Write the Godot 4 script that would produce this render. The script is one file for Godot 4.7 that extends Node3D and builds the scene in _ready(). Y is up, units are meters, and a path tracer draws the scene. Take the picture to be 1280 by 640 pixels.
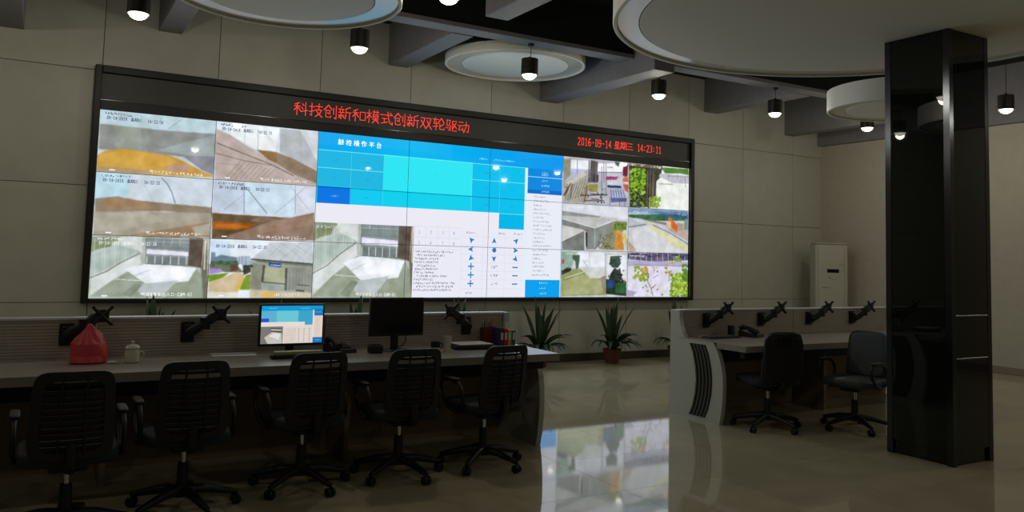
extends Node3D
# Control room with a video wall. Units are metres; the face of the displays is z = 0, the floor is y = 0.

const DISPLAY_W := 1.2135
const DISPLAY_H := 0.6843
const SCREEN_TOP := 2.985
const WALL_Z := -0.05
const RIGHT_X := 11.72
const LEFT_X := -4.3
const FRONT_Z := 11.95
const CEILING_Y := 4.5

var M := {}
var taken := {}
var xf := Transform3D()
var gid := 10
var rng := RandomNumberGenerator.new()
var canvas: Image
var clip := Rect2i()
var later = null   # fine strokes kept back until the broad shapes are smeared

func _ready() -> void:
	rng.seed = 20160914
	set_camera()
	set_light()
	make_materials()
	build_room()
	build_ceiling()
	build_column()
	build_video_wall()
	build_ticker()
	build_lamps()
	build_desks()
	build_chairs()
	build_plants()
	build_air_conditioner()
	build_desk_things()

func set_camera() -> void:
	var cam := Camera3D.new()
	cam.name = "camera"
	cam.projection = Camera3D.PROJECTION_FRUSTUM
	cam.near = 0.1
	cam.far = 60.0
	cam.size = 0.1 * 640.0 / 1023.42
	cam.frustum_offset = Vector2(0, -0.1 * 76.06 / 1023.42)   # the photograph is cropped below the lens axis
	cam.position = Vector3(-0.535, 1.519, 9.906)
	cam.rotation = Vector3(0.07314, -0.5260, 0.02717)
	add_child(cam)
	cam.current = true

func set_light() -> void:
	var we := WorldEnvironment.new()
	we.name = "environment"
	var e := Environment.new()
	e.background_mode = Environment.BG_COLOR
	e.background_color = Color(0, 0, 0)
	e.tonemap_mode = Environment.TONE_MAPPER_LINEAR
	e.tonemap_exposure = 1.0
	e.sdfgi_enabled = true
	e.ssao_enabled = true
	e.ssil_enabled = true
	we.environment = e
	add_child(we)
	# extra light added to the glow of the video wall's own screens: a light as large as the wall, just in front of it
	var a := AreaLight3D.new()
	a.name = "video_wall_light"
	a.area_size = Vector2(DISPLAY_W * 7, DISPLAY_H * 3)
	a.light_color = Color(0.86, 0.93, 1.0)
	a.light_energy = 1.8
	a.shadow_enabled = true
	a.position = Vector3(DISPLAY_W * 3.5, SCREEN_TOP - DISPLAY_H * 1.5, 0.03)
	a.rotation.y = PI
	add_child(a)

# ---------------------------------------------------------------- mesh helpers
func mb() -> SurfaceTool:
	var st := SurfaceTool.new()
	st.begin(Mesh.PRIMITIVE_TRIANGLES)
	st.set_smooth_group(-1)
	return st

func otri(st: SurfaceTool, a: Vector3, b: Vector3, c: Vector3, n: Vector3) -> void:
	if (a - c).cross(a - b).dot(n) < 0.0:
		var t := b
		b = c
		c = t
	st.add_vertex(xf * a)
	st.add_vertex(xf * b)
	st.add_vertex(xf * c)

func oquad(st: SurfaceTool, a: Vector3, b: Vector3, c: Vector3, d: Vector3, n: Vector3) -> void:
	otri(st, a, b, c, n)
	otri(st, a, c, d, n)

# a box with chamfered edges
func box(st: SurfaceTool, lo: Vector3, hi: Vector3, ch := 0.0) -> void:
	st.set_smooth_group(-1)
	var c := (lo + hi) * 0.5
	var h := (hi - lo) * 0.5
	ch = minf(ch, minf(h.x, minf(h.y, h.z)) * 0.9)
	var at := func(ax: int, s: Vector3) -> Vector3:
		var p := Vector3((h.x - ch) * s.x, (h.y - ch) * s.y, (h.z - ch) * s.z)
		p[ax] = h[ax] * s[ax]
		return c + p
	for ax in 3:
		var u := (ax + 1) % 3
		var w := (ax + 2) % 3
		for sg in [-1.0, 1.0]:
			var q := []
			for pair in [[-1.0, -1.0], [1.0, -1.0], [1.0, 1.0], [-1.0, 1.0]]:
				var s := Vector3()
				s[ax] = sg
				s[u] = pair[0]
				s[w] = pair[1]
				q.append(at.call(ax, s))
			var n := Vector3()
			n[ax] = sg
			oquad(st, q[0], q[1], q[2], q[3], n)
	if ch <= 0.0:
		return
	for ax in 3:
		var u := (ax + 1) % 3
		var w := (ax + 2) % 3
		for su in [-1.0, 1.0]:
			for sw in [-1.0, 1.0]:
				var s0 := Vector3()
				s0[ax] = -1.0
				s0[u] = su
				s0[w] = sw
				var s1 := s0
				s1[ax] = 1.0
				var n := Vector3()
				n[u] = su
				n[w] = sw
				oquad(st, at.call(u, s0), at.call(u, s1), at.call(w, s1), at.call(w, s0), n)
	for sx in [-1.0, 1.0]:
		for sy in [-1.0, 1.0]:
			for sz in [-1.0, 1.0]:
				var s := Vector3(sx, sy, sz)
				otri(st, at.call(0, s), at.call(1, s), at.call(2, s), s)

# extrude a 2D outline along an axis: x -> outline is (z, y); y -> (x, z); z -> (x, y)
func prism(st: SurfaceTool, outline: PackedVector2Array, axis: int, from: float, to: float) -> void:
	st.set_smooth_group(-1)
	var put := func(p: Vector2, t: float) -> Vector3:
		if axis == 0:
			return Vector3(t, p.y, p.x)
		if axis == 1:
			return Vector3(p.x, t, p.y)
		return Vector3(p.x, p.y, t)
	var n := Vector3()
	n[axis] = 1.0 if to > from else -1.0
	var idx := Geometry2D.triangulate_polygon(outline)
	for i in range(0, idx.size(), 3):
		otri(st, put.call(outline[idx[i]], from), put.call(outline[idx[i + 1]], from), put.call(outline[idx[i + 2]], from), -n)
		otri(st, put.call(outline[idx[i]], to), put.call(outline[idx[i + 1]], to), put.call(outline[idx[i + 2]], to), n)
	var cw := Geometry2D.is_polygon_clockwise(outline)
	for i in outline.size():
		var a := outline[i]
		var b := outline[(i + 1) % outline.size()]
		var d := b - a
		var o := Vector2(d.y, -d.x) if not cw else Vector2(-d.y, d.x)
		oquad(st, put.call(a, from), put.call(b, from), put.call(b, to), put.call(a, to), put.call(o, 0.0))

# a round bar along a path; r is one radius or one for each point
func tube(st: SurfaceTool, pts: Array, r, sides := 8, closed := false, flat := 1.0) -> void:
	gid += 1
	st.set_smooth_group(gid)
	var n := pts.size()
	var rings := []
	var side := Vector3()
	for i in n:
		var p: Vector3 = pts[i]
		var before: Vector3 = pts[(i - 1 + n) % n] if closed or i > 0 else p
		var after: Vector3 = pts[(i + 1) % n] if closed or i < n - 1 else p
		var t := (after - before).normalized()
		if i == 0:
			side = t.cross(Vector3.UP if absf(t.y) < 0.9 else Vector3.RIGHT).normalized()
		side = (side - t * side.dot(t)).normalized()
		var up := side.cross(t)
		var rad: float = r[i] if r is Array else r
		var ring := []
		for k in sides:
			var a := TAU * k / sides
			ring.append(p + (side * cos(a) + up * sin(a) * flat) * rad)
		rings.append(ring)
	for i in (n if closed else n - 1):
		var q: Array = rings[i]
		var w: Array = rings[(i + 1) % n]
		var mid: Vector3 = (pts[i] + pts[(i + 1) % n]) * 0.5
		for k in sides:
			var k2 := (k + 1) % sides
			oquad(st, q[k], q[k2], w[k2], w[k], (q[k] + w[k2]) * 0.5 - mid)
	if not closed:
		st.set_smooth_group(-1)
		for e in [0, n - 1]:
			var ring: Array = rings[e]
			var dir: Vector3 = (pts[0] - pts[1]) if e == 0 else (pts[n - 1] - pts[n - 2])
			for k in range(1, sides - 1):
				otri(st, ring[0], ring[k], ring[k + 1], dir)

# turn a profile of (radius, height) about the y axis at c; sharp turns stay sharp
func lathe(st: SurfaceTool, prof: Array, c := Vector3(), seg := 24) -> void:
	gid += 1
	st.set_smooth_group(gid)
	for i in prof.size() - 1:
		var a: Vector2 = prof[i]
		var b: Vector2 = prof[i + 1]
		if i > 0 and absf((b - a).angle_to(a - prof[i - 1])) > 0.6:
			gid += 1
			st.set_smooth_group(gid)
		var d := b - a
		for k in seg:
			var t0 := TAU * k / seg
			var t1 := TAU * (k + 1) / seg
			var e0 := Vector3(cos(t0), 0, sin(t0))
			var e1 := Vector3(cos(t1), 0, sin(t1))
			var m := Vector3(cos((t0 + t1) * 0.5) * d.y, -d.x, sin((t0 + t1) * 0.5) * d.y)
			var p0 := c + e0 * a.x + Vector3.UP * a.y
			var p1 := c + e1 * a.x + Vector3.UP * a.y
			var p2 := c + e1 * b.x + Vector3.UP * b.y
			var p3 := c + e0 * b.x + Vector3.UP * b.y
			if a.x > 0.0001:
				otri(st, p0, p1, p2, m)
			if b.x > 0.0001:
				otri(st, p0, p2, p3, m)

# a cushion: a box with softly rounded faces
func cushion(st: SurfaceTool, c: Vector3, h: Vector3, power := 0.35, nu := 20, nv := 12) -> void:
	gid += 1
	st.set_smooth_group(gid)
	var sp := func(v: float) -> float: return signf(v) * pow(absf(v), power)
	var g := []
	for j in nv + 1:
		var row := []
		var la := PI * (float(j) / nv - 0.5)
		for i in nu:
			var lo := TAU * i / nu
			row.append(c + Vector3(h.x * sp.call(cos(la)) * sp.call(cos(lo)), h.y * sp.call(sin(la)), h.z * sp.call(cos(la)) * sp.call(sin(lo))))
		g.append(row)
	for j in nv:
		for i in nu:
			var i2 := (i + 1) % nu
			oquad(st, g[j][i], g[j][i2], g[j + 1][i2], g[j + 1][i], (g[j][i] + g[j + 1][i2]) * 0.5 - c)

func obj(called: String, st: SurfaceTool, m: Material, parent: Node) -> MeshInstance3D:
	st.generate_normals()
	return inst(called, st.commit(), m, parent)

func inst(called: String, mesh: Mesh, m: Material, parent: Node) -> MeshInstance3D:
	var o := MeshInstance3D.new()
	o.name = numbered(called) if parent == self else called
	o.mesh = mesh
	o.material_override = m
	parent.add_child(o, true)
	return o

func part(called: String, lo: Vector3, hi: Vector3, ch: float, m: Material, parent: Node) -> MeshInstance3D:
	var st := mb()
	box(st, lo, hi, ch)
	return obj(called, st, m, parent)

func numbered(called: String) -> String:
	var n: int = taken.get(called, 0)
	taken[called] = n + 1
	return called if n == 0 else "%s_%03d" % [called, n]

func thing(called: String, label: String, category: String, at := Vector3.ZERO, turn := 0.0, group := "") -> Node3D:
	var o := Node3D.new()
	o.name = numbered(called)
	add_child(o)
	o.position = at
	o.rotation.y = turn
	tag(o, label, category, group)
	return o

func tag(o: Node, label: String, category: String, group := "") -> void:
	o.set_meta("label", label)
	o.set_meta("category", category)
	if group != "":
		o.set_meta("group", group)

func copy(o: Node3D, called: String, label: String, at: Vector3, turn := 0.0) -> Node3D:
	var c: Node3D = o.duplicate()
	c.name = numbered(called)
	add_child(c)
	c.position = at
	c.rotation.y = turn
	c.set_meta("label", label)
	return c

func structure(called: String) -> Node3D:
	var o := Node3D.new()
	o.name = called
	add_child(o)
	o.set_meta("kind", "structure")
	return o

# ---------------------------------------------------------------- materials
func mat(key: String, col: String, rough: float, metal := 0.0, spec := 0.5) -> StandardMaterial3D:
	var m := StandardMaterial3D.new()
	m.resource_name = key
	m.albedo_color = Color(col)
	m.roughness = rough
	m.metallic = metal
	m.metallic_specular = spec
	M[key] = m
	return m

# a mottled or grained colour: noise between two tones, laid on in world or object space
func grain(key: String, c1: String, c2: String, per_metre: Vector3, rough: float, freq := 0.03, world := false, octaves := 4) -> StandardMaterial3D:
	var m := mat(key, "ffffff", rough)
	var nt := NoiseTexture2D.new()
	nt.width = 256
	nt.height = 256
	nt.seamless = true
	var fn := FastNoiseLite.new()
	fn.seed = key.hash() % 1000
	fn.frequency = freq
	fn.fractal_octaves = octaves
	nt.noise = fn
	var g := Gradient.new()
	g.set_color(0, Color(c1))
	g.set_color(1, Color(c2))
	nt.color_ramp = g
	m.albedo_texture = nt
	m.uv1_triplanar = true
	m.uv1_world_triplanar = world
	m.uv1_scale = per_metre
	return m

func make_materials() -> void:
	for i in 3:
		grain("floor_tile_%d" % i, ["b6ad92", "b2a98e", "b9b095"][i], ["c2b99e", "bfb69b", "c5bca1"][i], Vector3(0.6, 0.6, 0.6), 0.045, 0.012, true)
	mat("grout", "5f594c", 0.8)
	for i in 2:
		grain("wall_panel_%d" % i, ["b6b6ac", "b3b3aa"][i], ["bebeb4", "bbbbb1"][i], Vector3(0.5, 0.5, 0.5), 0.42, 0.02, true)
	mat("joint", "3b3833", 0.9)
	grain("plaster", "b2ad9e", "bab5a6", Vector3(0.7, 0.7, 0.7), 0.75, 0.03, true)
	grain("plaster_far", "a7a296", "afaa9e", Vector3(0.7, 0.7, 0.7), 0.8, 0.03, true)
	grain("slab", "070a07", "0c0f0c", Vector3(0.8, 0.8, 0.8), 0.9, 0.03, true)
	grain("beam", "7b797e", "848287", Vector3(0.8, 0.8, 0.8), 0.7, 0.03, true)
	mat("skirting", "3a3027", 0.35)
	mat("skirting_pale", "8a7f68", 0.35)
	grain("granite", "0d120d", "1b211c", Vector3(5, 5, 5), 0.015, 0.12, false)
	mat("steel", "4d5157", 0.16, 1.0)
	mat("chrome", "c8ccd0", 0.08, 1.0)
	mat("reflection_line", "d8dadc", 0.38, 1.0)  # bright metal for the imitated reflections on the column
	mat("film", "cfcec6", 0.15)
	mat("gypsum", "ecebe5", 0.6)
	mat("frame_black", "0c0b0b", 0.5)
	mat("bezel", "050506", 0.35)
	mat("lamp_black", "1a1917", 0.45)
	mat("plastic_black", "141618", 0.45)
	mat("plastic_dark", "121315", 0.6)
	grain("sheen_cloth", "353d44", "42494f", Vector3(24, 24, 24), 0.6, 0.2)  # the bluish sheen of the screen light is put into this cloth colour
	grain("black_cloth", "0c0d0e", "131415", Vector3(24, 24, 24), 0.85, 0.2)
	grain("mesh_cloth", "101316", "1a1e21", Vector3(30, 30, 30), 0.85, 0.2)
	grain("seat_cloth", "1b2023", "272d31", Vector3(24, 24, 24), 0.8, 0.2)
	mat("castor", "0c0c0c", 0.4)
	grain("walnut", "7d6a57", "917e6a", Vector3(0.7, 7, 0.7), 0.4, 0.05)
	grain("partition", "aca499", "b6aea3", Vector3(0.8, 9, 0.8), 0.5, 0.05)
	grain("worktop", "98928a", "a39d95", Vector3(3, 3, 3), 0.3, 0.05)
	mat("edge_band", "8b857c", 0.4)
	mat("white_laminate", "b9bdb8", 0.32)
	mat("cap_white", "d5d6d8", 0.35)
	mat("vent_dark", "1d1d1c", 0.4)
	mat("vent_slat", "4a4a47", 0.35)
	grain("leaf", "22331f", "3b5232", Vector3(9, 9, 9), 0.42, 0.06)
	grain("leaf_pale", "2e4428", "50683f", Vector3(9, 9, 9), 0.42, 0.06)
	grain("terracotta", "5c2f22", "6c3c2c", Vector3(6, 6, 6), 0.75, 0.08)
	grain("soil", "1c150f", "2c231a", Vector3(14, 14, 14), 0.95, 0.1)
	mat("enamel", "b9b7ad", 0.3)
	mat("enamel_line", "8f8d84", 0.4)
	mat("display_black", "0a0a0b", 0.15)
	var bag := grain("bag_red", "cf3c48", "e65863", Vector3(8, 8, 8), 0.45, 0.06)
	bag.backlight_enabled = true
	bag.backlight = Color("7a2028")
	mat("ceramic", "cfcabb", 0.2)
	mat("paper", "cfd0d2", 0.8)
	mat("olive", "96986a", 0.5)
	mat("red_holder", "5a2420", 0.4)
	mat("yellow", "d2a52c", 0.5)
	mat("red", "b02a24", 0.5)
	mat("violet", "3c2a58", 0.5)
	mat("green", "2f5a34", 0.5)
	mat("grey_key", "3c3f43", 0.5)
	var b := mat("bulb", "ffffff", 0.4)
	b.emission_enabled = true
	b.emission = Color(1.0, 0.97, 0.88)
	b.emission_energy_multiplier = 6.0

func build_room() -> void:
	# floor: polished tiles on a bed of grout
	var f := structure("floor")
	part("floor_bed", Vector3(LEFT_X - 0.2, -0.2, -0.3), Vector3(RIGHT_X + 0.2, -0.004, FRONT_Z + 0.2), 0.0, M.grout, f)
	var st := mb()
	box(st, Vector3(-0.3993, -0.02, -0.3993), Vector3(0.3993, 0.0, 0.3993), 0.0007)
	st.generate_normals()
	var tile := st.commit()
	for i in 20:
		for j in 15:
			var o := inst("tile", tile, M["floor_tile_%d" % ((i * 7 + j * 5 + i * j) % 3)], f)
			o.position = Vector3(LEFT_X + 0.41 + i * 0.8, 0, WALL_Z + 0.4 + j * 0.8)
	# back wall: aluminium panels with dark recessed joints
	var w := structure("wall_back")
	part("backing", Vector3(LEFT_X - 0.2, -0.2, WALL_Z - 0.25), Vector3(RIGHT_X + 0.2, CEILING_Y + 0.2, WALL_Z - 0.012), 0.0, M.joint, w)
	var xs := [LEFT_X]
	var x := -3.654
	while x < RIGHT_X - 0.4:
		xs.append(x)
		x += 1.218
	xs.append(RIGHT_X)
	var ys := [0.0, 0.89, 2.15, 3.42, CEILING_Y]
	for i in xs.size() - 1:
		for j in 4:
			part("wall_panel", Vector3(xs[i] + 0.0035, ys[j] + 0.003, WALL_Z - 0.02), Vector3(xs[i + 1] - 0.0035, ys[j + 1] - 0.003, WALL_Z), 0.002, M["wall_panel_%d" % ((i + j) % 2)], w)
	var s := structure("baseboard_back")
	part("board", Vector3(LEFT_X, 0.0, WALL_Z - 0.001), Vector3(RIGHT_X, 0.115, WALL_Z + 0.014), 0.004, M.skirting, s)
	s = structure("wall_right")
	part("plaster_face", Vector3(RIGHT_X, -0.2, -0.3), Vector3(RIGHT_X + 0.25, CEILING_Y + 0.2, FRONT_Z + 0.2), 0.0, M.plaster, s)
	s = structure("baseboard_right")
	part("board", Vector3(RIGHT_X - 0.014, 0.0, WALL_Z), Vector3(RIGHT_X, 0.1, FRONT_Z), 0.004, M.skirting_pale, s)
	s = structure("wall_left")
	part("plaster_face", Vector3(LEFT_X - 0.25, -0.2, -0.3), Vector3(LEFT_X, CEILING_Y + 0.2, FRONT_Z + 0.2), 0.0, M.plaster_far, s)
	s = structure("wall_front")
	part("plaster_face", Vector3(LEFT_X - 0.2, -0.2, FRONT_Z), Vector3(RIGHT_X + 0.2, CEILING_Y + 0.2, FRONT_Z + 0.25), 0.0, M.plaster_far, s)

func build_ceiling() -> void:
	var c := structure("ceiling")
	part("slab", Vector3(LEFT_X - 0.2, CEILING_Y, -0.3), Vector3(RIGHT_X + 0.2, CEILING_Y + 0.25, FRONT_Z + 0.2), 0.0, M.slab, c)
	var top := CEILING_Y + 0.05
	# beams from the back wall into the room
	for b in [[0.54, 0.79, 3.95, -0.05, 1.84], [3.32, 3.59, 3.95, -0.05, 1.84], [8.85, 9.14, 3.95, -0.05, 1.84],
			[-1.07, -0.76, 3.75, -0.05, 2.3], [5.66, 5.97, 3.75, -0.05, 2.5], [10.75, 10.97, 3.75, -0.05, 2.3], [3.32, 3.59, 3.95, 2.62, 8.4]]:
		part("beam", Vector3(b[0], b[2], b[3]), Vector3(b[1], top, b[4]), 0.006, M.beam, c)
	# the pale rail under a dark long beam that carries the front row of lamps, and the one along the right wall
	part("lamp_rail", Vector3(LEFT_X, 3.95, 1.885), Vector3(RIGHT_X - 0.12, 4.0, 2.12), 0.004, M.beam, c)
	part("beam", Vector3(LEFT_X, 4.0, 1.92), Vector3(RIGHT_X, top, 2.1), 0.006, M.slab, c)
	part("beam", Vector3(RIGHT_X - 0.12, 3.63, WALL_Z), Vector3(RIGHT_X, top, FRONT_Z), 0.006, M.beam, c)
	# round dropped panels
	disc("round_ceiling_panel", "large white round ceiling panel that the black granite column rises into", Vector3(4.93, 3.39, 5.91), 1.965, 0.3, 0.035)
	disc("round_ceiling_panel", "round white ceiling panel mirroring the blue screen, hung above the long desk with five chairs", Vector3(0.985, 3.39, 3.85), 0.86, 0.26, 0.028)
	disc("round_ceiling_panel", "small round white ceiling panel tucked between the beams above the red ticker", Vector3(4.64, 3.92, 0.98), 0.895, 0.11, 0.028)
	disc("round_ceiling_panel", "round white ceiling panel with a deep rim hung above the desk behind the column", Vector3(8.43, 3.39, 3.79), 0.845, 0.25, 0.028)

func disc(called: String, label: String, at: Vector3, r: float, deep: float, lip: float) -> void:
	var t := thing(called, label, "ceiling panel", at, 0.0, "round ceiling panels")
	var st := mb()
	lathe(st, [Vector2(0, deep), Vector2(r, deep), Vector2(r, 0.006), Vector2(r - 0.006, 0), Vector2(r - lip + 0.004, 0), Vector2(r - lip, 0.004), Vector2(r - lip, 0.035), Vector2(0, 0.035)], Vector3(), 96)
	obj("rim", st, M.gypsum, t)
	st = mb()
	var ri := r - lip - 0.004
	var rr := r - 0.215
	lathe(st, [Vector2(ri, 0.034), Vector2(ri, 0.02), Vector2(rr + 0.012, 0.02), Vector2(rr + 0.012, 0.034)], Vector3(), 96)
	obj("outer_film", st, M.film, t)
	st = mb()
	lathe(st, [Vector2(rr, 0.034), Vector2(rr, 0.016), Vector2(rr - 0.004, 0.012), Vector2(0, 0.012)], Vector3(), 96)
	obj("inner_board", st, M.gypsum, t)
	# hanger rods up to the slab
	for k in 3:
		st = mb()
		var a := TAU * k / 3.0 + 0.4
		var p := Vector3(cos(a), 0, sin(a)) * r * 0.6
		tube(st, [p + Vector3(0, deep - 0.01, 0), p + Vector3(0, CEILING_Y - at.y + 0.002, 0)], 0.006, 6)
		obj("hanger_rod", st, M.steel, t)

func build_column() -> void:
	var x0 := 5.6
	var x1 := 6.13
	var z0 := 5.57
	var z1 := 6.13
	var h := 3.4
	var t := thing("granite_column", "square column clad in polished black granite with steel corner strips", "column", Vector3((x0 + x1) / 2, 0, (z0 + z1) / 2))
	var a := (x1 - x0) / 2
	var b := (z1 - z0) / 2
	part("core", Vector3(-a + 0.03, 0, -b + 0.03), Vector3(a - 0.03, h, b - 0.03), 0.0, M.vent_dark, t)
	for s in [-1.0, 1.0]:
		var xo: float = s * a
		part("granite_slab", Vector3(minf(xo, xo - s * 0.03), 0.11, -b + 0.052), Vector3(maxf(xo, xo - s * 0.03), h, b - 0.052), 0.002, M.granite, t)
		var zo: float = s * b
		part("granite_slab", Vector3(-a + 0.052, 0.11, minf(zo, zo - s * 0.03)), Vector3(a - 0.052, h, maxf(zo, zo - s * 0.03)), 0.002, M.granite, t)
		for q in [-1.0, 1.0]:
			var st := mb()
			var o := PackedVector2Array([Vector2(s * (a + 0.002), q * (b + 0.002)), Vector2(s * (a - 0.05), q * (b + 0.002)), Vector2(s * (a - 0.05), q * (b - 0.01)), Vector2(s * (a - 0.01), q * (b - 0.01)), Vector2(s * (a - 0.01), q * (b - 0.05)), Vector2(s * (a + 0.002), q * (b - 0.05))])
			prism(st, o, 1, 0.0, h)
			obj("corner_strip", st, M.steel, t)
	part("plinth", Vector3(-a + 0.02, 0, -b + 0.02), Vector3(a - 0.02, 0.108, b - 0.02), 0.002, M.granite, t)
	for y in [0.81, 1.14]:  # added strips that imitate two bright lines reflected in the granite
		part("reflection_strip", Vector3(-a + 0.054, y, b - 0.002), Vector3(a - 0.054, y + 0.008, b + 0.002), 0.0008, M.reflection_line, t)

# ---------------------------------------------------------------- pictures on the screens
func cell(c, r: int, w: int, h: int, col: String) -> void:
	if c is String:
		clip = Rect2i(584, 270, 317, 222)
	else:
		clip = Rect2i(c * 292, r * 164, 292 * w, 164 * h)
	canvas.fill_rect(clip, Color(col))

func poly(col: String, p: Array) -> void:
	var c := Color(col)
	var n := p.size() / 2
	var y0 := 100000
	var y1 := -100000
	for i in n:
		y0 = mini(y0, p[i * 2 + 1])
		y1 = maxi(y1, p[i * 2 + 1])
	for y in range(maxi(y0, clip.position.y), mini(y1 + 1, clip.end.y)):
		var hits := []
		for i in n:
			var ax: float = p[i * 2]
			var ay: float = p[i * 2 + 1]
			var bx: float = p[(i * 2 + 2) % (n * 2)]
			var by: float = p[(i * 2 + 3) % (n * 2)]
			var yy := y + 0.5
			if (ay <= yy) != (by <= yy):
				hits.append(ax + (yy - ay) / (by - ay) * (bx - ax))
		hits.sort()
		for k in range(0, hits.size() - 1, 2):
			var xa := maxi(roundi(hits[k]), clip.position.x)
			var xb := mini(roundi(hits[k + 1]), clip.end.x)
			if xb > xa:
				canvas.fill_rect(Rect2i(xa, y, xb - xa, 1), c)

func line(col: String, w: float, p: Array) -> void:
	if later != null:
		later.append([clip, "line", col, w, p])
		return
	var c := Color(col)
	for i in range(0, p.size() - 2, 2):
		var a := Vector2(p[i], p[i + 1])
		var b := Vector2(p[i + 2], p[i + 3])
		var n := maxi(1, ceili(a.distance_to(b) * 1.5))
		for k in n + 1:
			var q := a.lerp(b, float(k) / n)
			var rc := Rect2i(roundi(q.x - w * 0.5), roundi(q.y - w * 0.5), maxi(1, roundi(w)), maxi(1, roundi(w))).intersection(clip)
			if rc.size.x > 0 and rc.size.y > 0:
				canvas.fill_rect(rc, c)

func blot(col: String, n: int, w: float, box4: Array) -> void:
	if later != null:
		later.append([clip, "blot", col, n, w, box4])
		return
	for i in n:
		var x := rng.randf_range(box4[0], box4[2])
		var y := rng.randf_range(box4[1], box4[3])
		var s := w * rng.randf_range(0.4, 1.2)
		var p := []
		for k in 7:
			var a := TAU * k / 7.0
			var d := s * rng.randf_range(0.5, 1.0)
			p.append(roundi(x + cos(a) * d))
			p.append(roundi(y + sin(a) * d * 0.8))
		poly(Color(col).lerp(Color(col).lightened(0.25) if i % 3 == 0 else Color(col).darkened(0.2), rng.randf() * 0.6).to_html(false), p)

# the soft, blocky look of camera video: smear the cell and add mild noise
func soften(r: Rect2i, by: int, rough: float) -> void:
	var im := canvas.get_region(r)
	var n := FastNoiseLite.new()
	n.frequency = 0.02
	n.seed = r.position.x + r.position.y
	for y in r.size.y:
		for x in r.size.x:
			var c := im.get_pixel(x, y)
			var v := (n.get_noise_2d(x, y) * 1.6 + rng.randf_range(-0.5, 0.5)) * rough
			im.set_pixel(x, y, Color(clampf(c.r + v, 0, 1), clampf(c.g + v, 0, 1), clampf(c.b + v * 1.2, 0, 1)))
	var w := im.get_width()
	var h := im.get_height()
	im.resize(w / 2, h / 2, Image.INTERPOLATE_BILINEAR)
	if by == 4:
		im.resize(w / 4, h / 4, Image.INTERPOLATE_BILINEAR)
		im.resize(w / 2, h / 2, Image.INTERPOLATE_BILINEAR)
	im.resize(w, h, Image.INTERPOLATE_BILINEAR)
	canvas.blit_rect(im, Rect2i(0, 0, w, h), r.position)

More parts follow.
